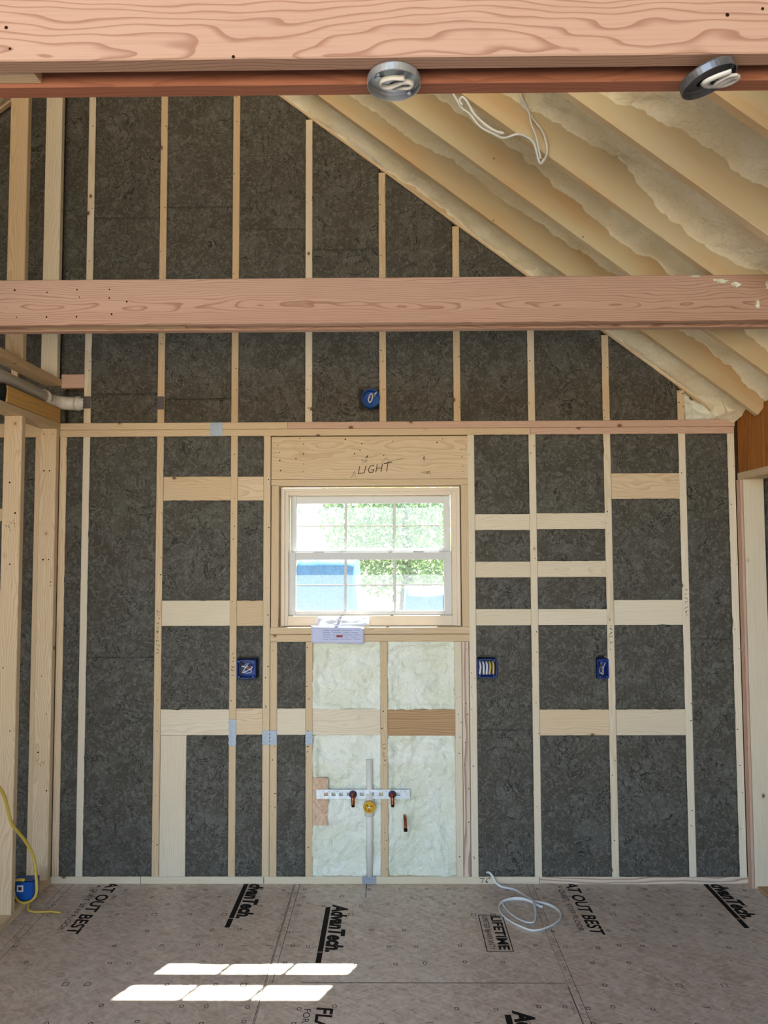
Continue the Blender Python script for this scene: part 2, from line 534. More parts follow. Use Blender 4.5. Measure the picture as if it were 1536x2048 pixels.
def floor_text(parent, body, xb, xt, y0, y1, mat='ink', shear=0.0, bold=0.0, z=0.0004):
    """lettering read towards the camera: runs from y0 to y1 (y1<y0), feet at xb, heads at xt"""
    me = text_mesh(body, shear, bold)
    xs = [v.co.x for v in me.vertices]; ys = [v.co.y for v in me.vertices]
    ax, bx, ay, by = min(xs), max(xs), min(ys), max(ys)
    for v in me.vertices:
        u = (v.co.x - ax) / (bx - ax); w = (v.co.y - ay) / (by - ay)
        v.co = (xb + (xt - xb) * w, y0 + (y1 - y0) * u, z)
    return link('printed_lettering', me, mat, parent)

# ------------------------------------------------------------------ sizes
T = 0.038                # thickness of framing lumber
S = 0.4064               # stud spacing
ROOF = lambda x: 5.110 - 0.7594 * x        # underside of the right rafters
ROOFL = lambda x: 4.644 + 0.7594 * x       # underside of the left rafters
TOPZ = lambda x: min(ROOF(x), ROOFL(x))
RIDGE = 0.307
PLATE = 2.467
Y_END = -6.6
ZB, HB = 2.657, 0.184    # tie beams

# ------------------------------------------------------------------ floor
floor = boxes('floor', None, [(-2.95, 6.0, Y_END, 0.15, -0.30, -0.019)], 'sheath')
tag(floor, 'tan strand board subfloor with black printed lettering', None, None, 'structure')
panels = {}
cols = [(-2.51, -1.290), (-1.288, -0.069), (-0.067, 1.1515), (1.1535, 2.374), (2.376, 3.595), (3.597, 4.82)]
rows_of = {0: [0.14, -2.3, -4.74, Y_END], 1: [0.14, -1.5, -3.94, Y_END], 2: [0.14, -2.3, -4.74, Y_END], 3: [0.14, -0.945, -3.385, -5.8],
           4: [0.14, -2.3, -4.74, Y_END], 5: [0.14, -1.5, -3.94, Y_END]}
for ci, (a, b) in enumerate(cols):
    ys = rows_of[ci]
    for k in range(len(ys) - 1):
        p = boxes('floor_panel', floor, [(a, b, ys[k + 1] + 0.001, ys[k] - 0.001, -0.018, 0.0)], 'osb')
        panels[(ci, k)] = p

def advan(parent, bar, y_start, word='AdvanTech'):
    floor_text(parent, word + '.', bar + 0.030, bar + 0.112, y_start, y_start - 0.455, shear=0.18, bold=0.05)
    boxes('printed_bar', parent, [(bar, bar + 0.024, y_start - 0.545, y_start - 0.458, 0, 0.0004), (bar, bar + 0.024, y_start - 0.452, y_start - 0.028, 0, 0.0004)], 'ink')
advan(panels[(2, 0)], 0.880, 0.075)
advan(panels[(3, 0)], 1.337, -0.235)
advan(panels[(4, 0)], 3.303, 0.075)
advan(panels[(3, 1)], 2.090, -1.115)
for par, x, y in ((panels[(2, 0)], 0.152, 0.10), (panels[(4, 0)], 2.576, 0.10), (panels[(3, 1)], 1.374, -1.10)):
    floor_text(par, 'FLAT OUT BEST', x, x + 0.066, y, y - 0.635, shear=0.12, bold=0.025)
    floor_text(par, 'FOR A QUIET, STIFF FLOOR', x - 0.052, x - 0.020, y - 0.01, y - 0.60, 'fadedink')
lt = panels[(3, 0)]
floor_text(lt, 'LIFETIME', 2.137, 2.186, -0.357, -0.668, bold=0.03)
floor_text(lt, 'LIMITED WARRANTY', 2.096, 2.122, -0.357, -0.668, 'fadedink')
boxes('printed_frame', lt, [(2.080, 2.084, -0.684, -0.342, 0, .0004), (2.195, 2.199, -0.684, -0.342, 0, .0004),
                            (2.080, 2.199, -0.684, -0.680, 0, .0004), (2.080, 2.199, -0.346, -0.342, 0, .0004)], 'ink')

def floor_marks(parent, x0, x1, y0, y1):
    """printed nail squares, circles and dashes on the panel grid"""
    ls = []
    rows = [-0.06, -0.15, -0.24, -0.34, -0.50, -0.64, -0.78, -0.945, -1.10, -1.20]
    for ry in rows:
        if not (y1 < ry < y0): continue
        strong = ry in (-0.34, -0.945)
        x = x0 + 0.05
        while x < x1 - 0.03:
            px_, py_ = x + random.uniform(-.02, .02), ry + random.uniform(-.012, .012)
            if strong: py_ = ry
            q = random.random()
            if q < 0.34:
                s_ = 0.007 if not strong else 0.011
                ls.append([(px_ - s_, py_ - s_), (px_ + s_, py_ - s_), (px_ + s_, py_ + s_), (px_ - s_, py_ + s_), (px_ - s_, py_ - s_)])
            elif q < 0.62:
                r = 0.008
                ls.append([(px_ + r * math.cos(a * .785), py_ + r * math.sin(a * .785) * 1.3) for a in range(9)])
            elif q < 0.8:
                ls.append([(px_ - 0.012, py_), (px_ + 0.012, py_)])
            x += 0.1016 * random.choice((1, 1.5, 2))
    return strokes('fastener_marks', parent, ls, 'fadedink', 0.0028, lambda u, v: (u, v, 0.0005))
for key in ((2, 0), (3, 0), (3, 1), (4, 0)):
    a, b = cols[key[0]]
    ys = rows_of[key[0]]
    tag(floor_marks(panels[key], a, b, ys[key[1]], ys[key[1] + 1]), kind='stuff')
# printed edge lines and fine type along the long edges
for key, x in (((3, 0), 1.165), ((2, 0), 1.135), ((4, 0), 2.392), ((3, 1), 2.360), ((2, 0), -0.04)):
    y0, y1 = (0.0, -1.3) if key != (3, 0) else (0.0, -0.93)
    if key == (3, 1): y0 = -0.96
    ls = [[(x + 0.012, y0), (x + 0.012, y1)]]
    y = y0 - 0.1
    while y > y1 + 0.1:
        for q in range(random.randint(3, 8)):
            ls.append([(x - 0.008 + random.uniform(0, .003), y), (x + 0.004, y - random.uniform(-.004, .004))]); y -= 0.011
        y -= random.uniform(0.06, 0.2)
    tag(strokes('edge_print', panels[key], ls, 'fadedink', 0.0022, lambda u, v: (u, v, 0.0005)), kind='stuff')
strokes('chalk_line', panels[(3, 0)], [[(1.30, -0.930), (2.37, -0.930)], [(1.53, 0), (1.53, -0.16)]], 'fadedink', 0.003, lambda u, v: (u, v, 0.0006))

# ------------------------------------------------------------------ back wall
wb = boxes('wall_back', None, [
    (-2.95, 1.057, 0.142, 0.157, -0.3, 2.60), (2.051, 6.0, 0.142, 0.157, -0.3, 2.60),
    (1.057, 2.051, 0.142, 0.157, -0.3, 1.351), (1.057, 2.051, 0.142, 0.157, 2.118, 2.60)], 'sheath')
bm = bmesh.new(); bm.from_mesh(wb.data)
gx = [(-2.95, 2.60), (3.68, 2.60), (RIDGE, 5.165)]
fr_ = [bm.verts.new((x, 0.142, z)) for x, z in gx]; bk_ = [bm.verts.new((x, 0.157, z)) for x, z in gx]
bm.faces.new(fr_); bm.faces.new(bk_[::-1])
for i in range(3): bm.faces.new((fr_[i], bk_[i], bk_[(i + 1) % 3], fr_[(i + 1) % 3]))
bm.to_mesh(wb.data); bm.free()
tag(wb, 'framed gable wall of pale studs filled with dark mineral wool', None, None, 'structure')

DEEP = 0.14
def stud(x, z0, z1, mat='pine', w=T, name='stud', y0=0.0, y1=DEEP):
    return board(name, wb, x - w / 2, x + w / 2, y0, y1, z0, z1, mat)

lower = {}
mats_low = {0: 'pale', 1: 'pine', 2: 'pine', 6: 'pale', 7: 'pale', 8: 'pale'}
for k in (0, 1, 2, 6, 7, 8):
    lower[k] = stud(k * S, T, 2.391, mats_low[k])
stud(-0.127, T, 2.391, 'pine'); stud(3.516, T, 2.391, 'pale')
king = stud(0.993, T, 2.391, 'pine')
stud(1.036, 1.351, 2.117, 'pine', name='jack_stud')
cripL = stud(1.033, T, 1.271, 'pine', name='cripple_stud')
crip3 = stud(3 * S + 0.005, T, 1.271, 'pine', name='cripple_stud')
crip4 = stud(4 * S + 0.001, T, 1.271, 'pine', name='cripple_stud')
stud(2.025, T, 1.271, 'pale', name='cripple_stud')
stud(2.064, T, 1.271, 'grained', w=0.036, name='cripple_stud')
stud(2.069, 1.351, 2.117, 'pine', w=0.036, name='jack_stud')
stud(2.104, T, 2.391, 'pale')
for x in (-0.262, -S - 0.02, -2 * S, -3 * S, -4 * S, -5 * S, 4.06, 4.47, 4.88):
    stud(x, T, 2.391, 'pine')
for x0, x1 in ((-0.79, -0.44),):
    for z in (1.93, 1.485):
        board('blocking', wb, x0, x1, 0.0, 0.038, z, z + 0.07, 'pine')

board('header', wb, 1.016, 2.088, 0.002, 0.04, 2.151, 2.386, 'pine')
board('header', wb, 1.016, 2.088, 0.10, 0.14, 2.151, 2.386, 'pine')
board('header_plate', wb, 1.016, 2.088, 0.0, DEEP, 2.118, 2.150, 'pine')
board('sill_plate', wb, 1.014, 2.087, 0.0, DEEP, 1.313, 1.350, 'pine')
board('sill_plate', wb, 1.014, 2.087, 0.0, DEEP, 1.272, 1.311, 'pine')
bp1 = board('bottom_plate', wb, -0.146, 2.441, 0.0, DEEP, 0.0, T, 'pale')
board('bottom_plate', wb, 2.443, 3.553, 0.0, DEEP, 0.0, T, 'grained')
board('bottom_plate', wb, -2.9, -0.147, 0.0, DEEP, 0.0, T, 'pine')
board('top_plate', wb, -0.146, 1.104, 0.0, DEEP, 2.4295, PLATE, 'pine')
board('top_plate', wb, 1.106, 3.54, 0.0, DEEP, 2.4295, PLATE, 'pink')
tp2 = board('top_plate', wb, -0.146, 2.428, 0.0, DEEP, 2.391, 2.4285, 'pine')
board('top_plate', wb, 2.430, 3.535, 0.0, DEEP, 2.391, 2.4285, 'pink')
board('top_plate', wb, -2.9, -0.147, 0.0, DEEP, 2.391, PLATE, 'pine')

blk = [(0.4275, 0.794, 2.038, 2.170, 'pine'), (0.833, 0.973, 2.037, 2.168, 'pine'), (0.427, 0.794, 1.359, 1.496, 'pale'), (0.833, 0.973, 1.358, 1.495, 'pine'),
       (0.427, 0.794, 0.777, 0.914, 'pale'), (0.833, 0.973, 0.779, 0.919, 'pine'), (1.053, 1.204, 0.778, 0.918, 'pale'),
       (1.244, 1.606, 0.777, 0.914, 'pale'), (1.647, 2.005, 0.773, 0.910, 'brown'),
       (2.124, 2.418, 1.870, 1.957, 'pale'), (2.458, 2.825, 1.874, 1.961, 'pale'), (2.124, 2.418, 1.614, 1.700, 'pale'), (2.458, 2.825, 1.615, 1.702, 'pale'),
       (2.124, 2.418, 1.357, 1.445, 'pale'), (2.458, 2.825, 1.358, 1.444, 'pale'), (2.865, 3.231, 2.036, 2.176, 'pine'), (2.865, 3.231, 1.357, 1.491, 'pale'),
       (2.458, 2.825, 0.773, 0.910, 'pine'), (2.865, 3.231, 0.773, 0.910, 'pale')]
for x0, x1, z0, z1, m in blk:
    board('blocking', wb, x0, x1, 0.001, 0.039, z0, z1, m)
board('backer_board', wb, 0.427, 0.566, 0.001, 0.039, 0.039, 0.776, 'pale')
board('block', wb, -0.145, -0.020, 0.002, 0.04, 2.664, 2.740, 'pink')

# gable studs and the sloped nailer
upper = {}
for k in range(-6, 9):
    x = k * S
    z1 = TOPZ(x) - 0.012
    if z1 > PLATE + 0.05:
        upper[k] = stud(x, PLATE, z1, 'pine' if k % 3 else 'pale')
slant('gable_plate', wb, (RIDGE, 0.012, ROOF(RIDGE) + 0.024), (3.46, 0.012, ROOF(3.46) + 0.024), (0, 1, 0), 0.03, T, 'pine')
slant('gable_plate', wb, (RIDGE, 0.012, ROOFL(RIDGE) + 0.024), (-2.85, 0.012, ROOFL(-2.85) + 0.024), (0, 1, 0), 0.03, T, 'pine')

# mineral wool, one batt for each cell
B1 = (0.834, 0.938, 1.078, 1.178); B2 = (2.124, 2.230, 1.078, 1.180); B3 = (2.766, 2.828, 1.074, 1.180); BR = (1.508, 1.612, 2.540, 2.648)
cells = [(-0.108, -0.019, T, 2.391), (0.019, 0.387, T, 1.19), (0.019, 0.387, 1.192, 2.391),
         (0.566, 0.794, T, 0.776), (0.425, 0.794, 0.914, 1.359), (0.425, 0.794, 1.496, 2.038), (0.425, 0.794, 2.170, 2.391),
         (0.832, 0.974, T, 0.778), (0.832, 0.974, 0.918, 1.358), (0.832, 0.974, 1.495, 2.037), (0.832, 0.974, 2.168, 2.391),
         (1.053, 1.204, T, 0.778), (1.053, 1.204, 0.918, 1.272),
         (2.123, 2.419, T, 0.80), (2.123, 2.419, 0.802, 1.357), (2.123, 2.419, 1.445, 1.614), (2.123, 2.419, 1.700, 1.870), (2.123, 2.419, 1.957, 2.391),
         (2.457, 2.826, T, 0.773), (2.457, 2.826, 0.910, 1.358), (2.457, 2.826, 1.444, 1.615), (2.457, 2.826, 1.702, 1.874), (2.457, 2.826, 1.961, 2.391),
         (2.864, 3.232, T, 0.773), (2.864, 3.232, 0.910, 1.357), (2.864, 3.232, 1.491, 2.036), (2.864, 3.232, 2.176, 2.391),
         (3.270, 3.497, T, 1.28), (3.270, 3.497, 1.282, 2.391),
         (3.70, 4.04, T, 2.391), (4.08, 4.45, T, 2.391)]
for c in cells:
    rec = 0.004
    batt('insulation_batt', wb, *c, yf=rec, holes=[h for h in (B1, B2, B3) if c[0] - .01 < h[0] < c[1] and c[2] < h[2] < c[3]])
for a, b in ((-0.406, -0.281), (-0.79, -0.445), (-1.20, -0.832), (-1.60, -1.238)):
    batt('insulation_batt', wb, a, b, T, 2.391, yf=0.02, step=0.03)
for k in range(-4, 8):
    a, b = k * S + 0.019, (k + 1) * S - 0.019
    if k == -1:
        batt('insulation_batt', wb, -0.387, -0.15, 2.467, lambda x: TOPZ(x) - 0.004, yf=0.03, step=0.03)
        batt('insulation_batt', wb, -0.146, -0.019, 2.470, 2.664, yf=0.085, amp=0.012)
        batt('insulation_batt', wb, -0.146, -0.019, 2.740, lambda x: TOPZ(x) - 0.004, yf=0.008)
    elif k < -1:
        batt('insulation_batt', wb, a, b, 2.467, lambda x: TOPZ(x) - 0.004, yf=0.03, step=0.03)
    else:
        mid = {0: 3.62, 1: 3.68, 2: 3.55, 3: 3.43, 4: 3.1}.get(k)
        holes = [BR] if k == 3 else []
        topf = lambda x: TOPZ(x) - 0.002
        if k == 0:
            batt('insulation_batt', wb, a, b, 2.467, 2.63, yf=0.012)
            batt('insulation_batt', wb, a, b, 2.632, mid, yf=0.005)
        elif k == 1:
            batt('insulation_batt', wb, a, b, 2.467, 2.60, yf=0.016)
            batt('insulation_batt', wb, a, b, 2.603, mid, yf=0.005)
        elif mid:
            batt('insulation_batt', wb, a, b, 2.467, mid, yf=0.004, holes=holes)
        if mid: batt('insulation_batt', wb, a, b, mid + 0.003, topf, yf=0.004)
        else: batt('insulation_batt', wb, a, b, 2.467, topf, yf=0.004)

# pale foam behind the sink rough-in, and in the eave corner
def lump_cell(d, amp):
    def f(x, z, ex, ez, s_, yf):
        e = min(ex, ez)
        y = yf + d * (1 - math.exp(-e / 0.012)) - amp * fbm(x * 7 + s_, z * 7, s_) - amp * .55 * fbm(x * 34, z * 30, s_, 3)
        bead = math.exp(-((e - 0.018) / 0.011) ** 2) * 0.007 * (1 + noise.noise(Vector((x * 18, z * 18, s_))))
        return min(y - bead, 0.05)
    return f
lc = lump_cell(0.012, 0.017)
for c in ((1.243, 1.607, 0.912, 1.272), (1.646, 2.006, 0.909, 1.272), (1.243, 1.607, T, 0.800), (1.646, 2.006, T, 0.775)):
    batt('spray_foam_fill', wb, *c, yf=0.010, mat='foamlow', step=0.008, rag=0.002, lump=lc)
le = lump_cell(-0.004, 0.03)
batt('spray_foam_fill', wb, 3.41, 3.545, 2.468, lambda x: ROOF(x) + 0.10, yf=-0.02, mat='foam', step=0.008, rag=0.01, amp=0.03, lump=lambda x, z, ex, ez, s_, yf: yf - 0.05 * min(1, min(ex, ez) / .03) - 0.03 * fbm(x * 16, z * 16, s_) - .012 * fbm(x * 40, z * 40, s_, 2))
batt('spray_foam_fill', wb, 3.272, 3.50, 2.467, lambda x: ROOF(x), yf=0.016, mat='foamlow', step=0.01, rag=0.003, lump=le)

# nail plates, marks and writing on the framing
def nail_plate(host, x0, x1, z0, z1, mat='nailplate', lab='flat grey steel nail plate'):
    vs, fs = [], []
    n = 8
    for j in range(n + 1):
        z = z0 + (z1 - z0) * j / n
        for i in range(3):
            tooth = 0.002 * ((j % 2) * 2 - 1) if i in (0, 2) else 0
            vs.append((x0 + (x1 - x0) * i / 2 + tooth * (1 if i == 2 else -1), -0.003 if i == 1 else -0.0022, z))
    for j in range(n):
        for i in range(2):
            a = j * 3 + i
            fs.append((a, a + 1, a + 4, a + 3))
    m = len(vs)
    vs += [(x, 0.0005, z) for x, y, z in vs]
    rim = [0, 1, 2] + [j * 3 + 2 for j in range(1, n + 1)] + [n * 3 + 1, n * 3] + [j * 3 for j in range(n - 1, 0, -1)]
    for k in range(len(rim)):
        a, b = rim[k], rim[(k + 1) % len(rim)]
        fs.append((b, a, a + m, b + m))
    o = link('nail_plate', mesh('nail_plate', vs, fs), mat, host)
    o['label'] = lab
    return o
nail_plate(tp2, 0.680, 0.747, 2.392, 2.466)
nail_plate(bp1, 1.507, 1.580, 0.004, 0.040)
nail_plate(upper[0], -0.022, 0.019, 2.548, 2.615, 'nailplatedark')
nail_plate(upper[1], 0.386, 0.424, 2.540, 2.612, 'nailplatedark')
nail_plate(lower[2], 0.793, 0.833, 0.722, 0.861)
nail_plate(king, 0.974, 1.012, 0.726, 0.802)
nail_plate(cripL, 1.014, 1.051, 0.726, 0.802)
nail_plate(crip3, 1.205, 1.243, 0.726, 0.797)

def on_wall(y):
    return lambda u, v: (u, y, v)
hdr = [o for o in wb.children if o.name.startswith('header')][0]
L0 = [[(0, 1), (-.12, .04), (.32, .10)], [(.55, 1.05), (.40, .05)], [(1.25, 1.1), (.95, 1.0), (.75, .5), (.85, .1), (1.15, .12), (1.25, .45), (1.05, .45)],
      [(1.55, 1.15), (1.42, .1)], [(2.0, 1.2), (1.88, .12)], [(1.50, .6), (1.95, .68)], [(2.15, 1.25), (2.85, 1.35)], [(2.5, 1.3), (2.36, .15)]]
strokes('handwriting', hdr, [[(1.498 + x * 0.062, 2.180 + z * 0.040 + x * 0.003) for x, z in l] for l in L0], 'pencil', 0.004, on_wall(0.0008))
scr = []
for cx_, cz_, w_, h_ in ((1.525, 2.25, .03, .03), (1.535, 2.275, .02, .02), (1.86, 2.185, .06, .02), (1.85, 2.26, .012, .05)):
    pl = [(cx_ + random.uniform(-.5, .5) * w_, cz_ + random.uniform(-.5, .5) * h_) for _ in range(7)]
    scr.append(pl)
scr += [[(1.452, 2.158), (1.470, 2.195), (1.474, 2.162)], [(1.62, 2.245), (1.645, 2.268), (1.66, 2.25), (1.64, 2.235), (1.68, 2.252), (1.74, 2.262)]]
strokes('scribble', hdr, scr, 'pencil', 0.0016, on_wall(0.0009))
# mark 7'6" on the bottom plate
strokes('handwriting', bp1, [[(2.128, .030), (2.146, .030), (2.138, .008)], [(2.150, .034), (2.150, .028)], [(2.168, .030), (2.158, .014), (2.166, .008), (2.170, .014), (2.160, .016)], [(2.176, .034), (2.176, .028)], [(2.181, .034), (2.181, .028)],
                          [(0.33, 0.036), (0.33, -0.001)], [(0.985, 0.036), (0.985, 0.004)]], 'pencil', 0.003, on_wall(-0.0008))
for host, x, z0 in ((lower[1], S, 1.21), (lower[1], S, 1.33), (lower[2], 2 * S, 1.10), (lower[7], 7 * S, 1.27), (lower[8], 8 * S, 1.43), (crip4, 4 * S, .62), (crip3, 3 * S, .69)):
    ls = []
    for q in range(6):
        zz = z0 + q * 0.022
        ls.append([(x + random.uniform(-.010, .010), zz + random.uniform(-.008, .008)) for _ in range(3)])
    strokes('pencil_marks', host, ls, 'pencil', 0.0022, on_wall(-0.0008))
# fasteners' heads and holes
def holes(host, pts, y, r=0.0032, mat='hole'):
    vs, fs = [], []
    for x, z in pts:
        n = len(vs)
        rr = r * random.uniform(.7, 1.3)
        vs += [(x + rr * math.cos(a * math.pi / 4), y, z + rr * math.sin(a * math.pi / 4)) for a in range(8)]
        fs.append(tuple(n + a for a in range(7, -1, -1)))
    o = link('nail_heads', mesh('nail_heads', vs, fs), mat, host)
    o['kind'] = 'stuff'
    return o
holes(hdr, [(1.052, 2.34), (1.060, 2.30), (1.062, 2.255), (1.066, 2.20), (1.170, 2.375), (1.19, 2.345), (1.19, 2.29), (1.19, 2.235), (1.19, 2.195), (1.15, 2.265), (1.42, 2.37), (1.51, 2.345), (1.68, 2.36), (1.50, 2.31),
            (1.92, 2.35), (1.95, 2.37), (2.05, 2.31), (2.055, 2.27), (2.06, 2.22), (2.06, 2.19), (1.47, 2.29), (1.63, 2.28)], 0.0008)

for o in list(wb.children):
    if o.name.split('.')[0] in ('stud', 'cripple_stud') and o.name != 'stud':
        mwx = WM[o.name].translation
        if not (-0.1 < mwx.x < 3.6): continue
        half = max(v.co.x for v in o.data.vertices)
        holes(o, [(mwx.x + random.uniform(-.013, .013), mwx.z + random.uniform(-1, 1) * half * .96) for _ in range(int(4 + half * 5))], -0.0008, 0.0028)

# ------------------------------------------------------------------ window
win = thing('window_1', (1.5545, 0.10, 1.351), 'white double-hung window with six panes in each sash', None, None, 'structure')
def wbd(n, p, x0, x1, y0, y1, z0, z1, m, c=0.002): return board(n, p, x0, x1, y0, y1, z0, z1, m, c)
wbd('jamb', win, 1.064, 1.103, 0.05, 0.142, 1.352, 2.107, 'vinyl'); wbd('jamb', win, 2.000, 2.045, 0.05, 0.142, 1.352, 2.107, 'vinyl')
wbd('jamb', win, 1.103, 2.000, 0.05, 0.142, 2.069, 2.107, 'vinyl'); wbd('window_sill', win, 1.103, 2.000, 0.05, 0.142, 1.352, 1.408, 'vinyl')
wbd('inner_stop', win, 1.064, 1.084, 0.040, 0.05, 1.352, 2.107, 'vinyl'); wbd('inner_stop', win, 2.025, 2.045, 0.040, 0.05, 1.352, 2.107, 'vinyl')
wbd('inner_stop', win, 1.084, 2.025, 0.040, 0.05, 2.088, 2.107, 'vinyl')
def sash(x0, x1, z0, z1, gx0, gx1, gz0, gz1, y0, y1, lab):
    s_ = link('sash', None, None, win, Matrix.Translation((x0, y0, z0))); s_['label'] = lab
    wbd('stile', s_, x0, gx0, y0, y1, z0, z1, 'sash'); wbd('stile', s_, gx1, x1, y0, y1, z0, z1, 'sash')
    wbd('rail', s_, gx0, gx1, y0, y1, gz1, z1, 'sash'); wbd('rail', s_, gx0, gx1, y0, y1, z0, gz0, 'sash')
    ym = (y0 + y1) / 2
    xs = [gx0, 1.409, 1.423, 1.680, 1.694, gx1]
    zm = (gz0 + gz1) / 2
    for a, b in ((1.409, 1.423), (1.680, 1.694)): wbd('muntin', s_, a, b, ym - .008, ym + .008, gz0, gz1, 'sash', .003)
    for a, b in ((gx0, 1.409), (1.423, 1.680), (1.694, gx1)): wbd('muntin', s_, a, b, ym - .002, ym + .002, zm - .004, zm + .004, 'sash', .001)
    for a, b in ((gx0, 1.409), (1.423, 1.680), (1.694, gx1)):
        for c, d in ((gz0, zm - .005), (zm + .005, gz1)):
            me = mesh('pane', [(a, ym, c), (b, ym, c), (b, ym, d), (a, ym, d)], [(0, 1, 2, 3)])
            link('pane', me, 'glass', s_)
    return s_
sash(1.106, 1.996, 1.712, 2.068, 1.141, 1.960, 1.775, 2.026, 0.108, 0.138, 'upper sash set behind the lower one')
sash(1.093, 2.000, 1.409, 1.755, 1.141, 1.958, 1.432, 1.713, 0.072, 0.104, 'lower sash in front of the upper one')
for x in (1.27, 1.82):
    wbd('sash_lock', win, x - .03, x + .03, 0.076, 0.098, 1.755, 1.762, 'sash')

pk = thing('window_packet', (1.405, 0.03, 1.351), 'clear and white folded packet lying on the window sill', 'packet')
vs, fs = [], []
n = 16
for j in range(7):
    for i in range(n + 1):
        u = i / n; w = j / 6
        vs.append((1.268 + 0.278 * u, 0.004 + 0.034 * w + .004 * noise.noise(Vector((u * 6, w * 4, 1))), 1.354 + 0.046 * w + 0.006 * u + 0.003 * noise.noise(Vector((u * 9, w * 3, 5)))))
for j in range(6):
    for i in range(n):
        a = j * (n + 1) + i
        fs.append((a, a + 1, a + n + 2, a + n + 1))
o = link('sleeve', mesh('sleeve', vs, fs, True), 'paper', pk)
so = o.modifiers.new('thick', 'SOLIDIFY'); so.thickness = 0.003
tube('string', pk, [(1.365, .030, 1.398), (1.375, .020, 1.385), (1.385, .012, 1.375), (1.372, .002, 1.362)], 0.0012, 'print')
lf = thing('paper_leaflet', (1.377, -0.004, 1.268), 'pale blue printed leaflet hanging over the front of the sill', 'leaflet')
vs, fs = [], []
for j in range(7):
    for i in range(n + 1):
        u = i / n; w = j / 6
        z = 1.3555 if w < .2 else 1.3555 - (w - .2) / .8 * 0.088
        y = (0.02 - w * .13) if w < .2 else -0.0065 - .004 * (w - .2)
        vs.append((1.235 + 0.285 * u, y - .0015 * noise.noise(Vector((u * 5, w * 3, 9))), z - 0.006 * u + (0.002 if w < .2 else 0)))
for j in range(6):
    for i in range(n):
        a = j * (n + 1) + i
        fs.append((a, a + n + 1, a + n + 2, a + 1))
o = link('sheet', mesh('sheet', vs, fs, True), 'paperblue', lf)
so = o.modifiers.new('thick', 'SOLIDIFY'); so.thickness = 0.0012
pl = []
for r_ in range(5):
    x = 1.30
    while x < 1.49:
        w_ = random.uniform(.02, .06)
        pl.append([(x, 1.335 - r_ * .012), (min(x + w_, 1.50), 1.335 - r_ * .012 - .001)]); x += w_ + .012
strokes('print_lines', lf, pl, 'print', 0.0025, on_wall(-0.0125))
boxes('red_stamp', lf, [(1.372, 1.405, -0.0132, -0.0128, 1.298, 1.308)], 'redprint')

# ------------------------------------------------------------------ left partition
wl = thing('wall_left', (-0.19, 0, 0), 'open stud partition along the left edge', None, None, 'structure')
XL0, XL1 = -0.235, -0.146
sl = []
for y in (-0.045, -0.430, -0.836, -1.243, -1.649, -2.056):
    sl.append(board('stud', wl, XL0, XL1, y, y + T, T, 2.429, 'pine'))
    board('stud', wl, XL0, XL1, y - 0.01, y - 0.01 + T, 2.712, 4.42, 'pale' if y > -.1 else 'pine')
board('bottom_plate', wl, XL0, XL1, -2.4, -0.001, 0.0, T, 'pine')
board('top_plate', wl, XL0, XL1, -2.4, -0.001, 2.4295, 2.4665, 'pine')
board('rim_board', wl, XL0, XL1, -0.575, -0.001, 2.468, 2.549, 'lvl')
board('sole_plate', wl, XL0, XL1, -2.4, -0.001, 2.674, 2.712, 'pine')
for st, z in ((sl[0], 0.62), (sl[1], 1.86)):
    ls = []
    y = -0.0458 if st is sl[0] else -0.4308
    for q in range(16):
        ux, uz = XL0 + .015 + random.random() * .05, z + random.random() * .05
        ls.append([(ux, uz), (ux + random.choice((0, .006)), uz + random.choice((0.008, .0)))])
    strokes('grade_stamp', st, ls, 'pencil', 0.002, on_wall(y))
holes(sl[0], [(-.215, 2.40), (-.165, 2.40), (-.21, 2.2), (-.18, 2.2), (-.205, 1.72), (-.175, 1.72), (-.16, 1.6), (-.16, 1.58), (-.2, 1.1), (-.17, .9), (-.21, .7), (-.16, .5)], -0.0457, .004)
holes(sl[1], [(-.2, 2.1), (-.17, 1.95), (-.19, 1.7), (-.21, 1.2), (-.17, .9), (-.2, .6)], -0.4307, .004)
batt('insulation_scrap', None, -0.30, -0.156, 2.470, 2.546, yf=-0.592, mat='blackfelt', rag=0.008, amp=.008)
tag(bpy.data.objects['insulation_scrap'], 'black ragged scrap of felt beside the white drain pipe', 'felt scrap')
wfl = boxes('wall_far_left', None, [(-2.97, -2.93, Y_END, 0.15, -0.3, 2.6)], 'sheath'); tag(wfl, 'sheathed outer wall far left', kind='structure')

# ------------------------------------------------------------------ right wall: header over a wide opening
wr = thing('wall_right', (3.6, 0, 0), 'right wall with orange boarded header over an opening', None, None, 'structure')
ys = [-0.005, -0.135, -0.30, -0.47, -0.64, -0.81, -0.98, -1.15, -1.32, -1.49, -1.66, -1.83, -2.0]
for a, b in zip(ys[:-1], ys[1:]):
    board('header_board', wr, 3.548, 3.585, b + .004, a - .004, 2.175, 2.50, 'orange')
board('opening_head', wr, 3.545, 3.66, -3.0, -0.002, 2.136, 2.174, 'pine')
board('post', wr, 3.553, 3.662, -0.05, -0.012, 0.0, 2.135, 'pale')
board('post', wr, 3.537, 3.551, -0.049, -0.001, 0.0, 2.135, 'pink')
board('threshold', wr, 3.56, 3.66, -3.0, -0.051, 0.0, 0.012, 'brown')
boxes('sheathing', wr, [(3.64, 3.66, -3.0, 0.14, 2.18, 2.62), (3.55, 3.66, Y_END, -3.0, -0.02, 2.62)], 'sheath')
wrf = boxes('wall_far_right', None, [(6.0, 6.04, Y_END, 0.15, -0.3, 2.75), (3.66, 6.0, Y_END - .02, Y_END, -0.3, 2.7), (3.66, 6.04, Y_END, 0.15, 2.66, 2.70)], 'sheath'); tag(wrf, 'sheathed side room beyond the right opening', kind='structure')

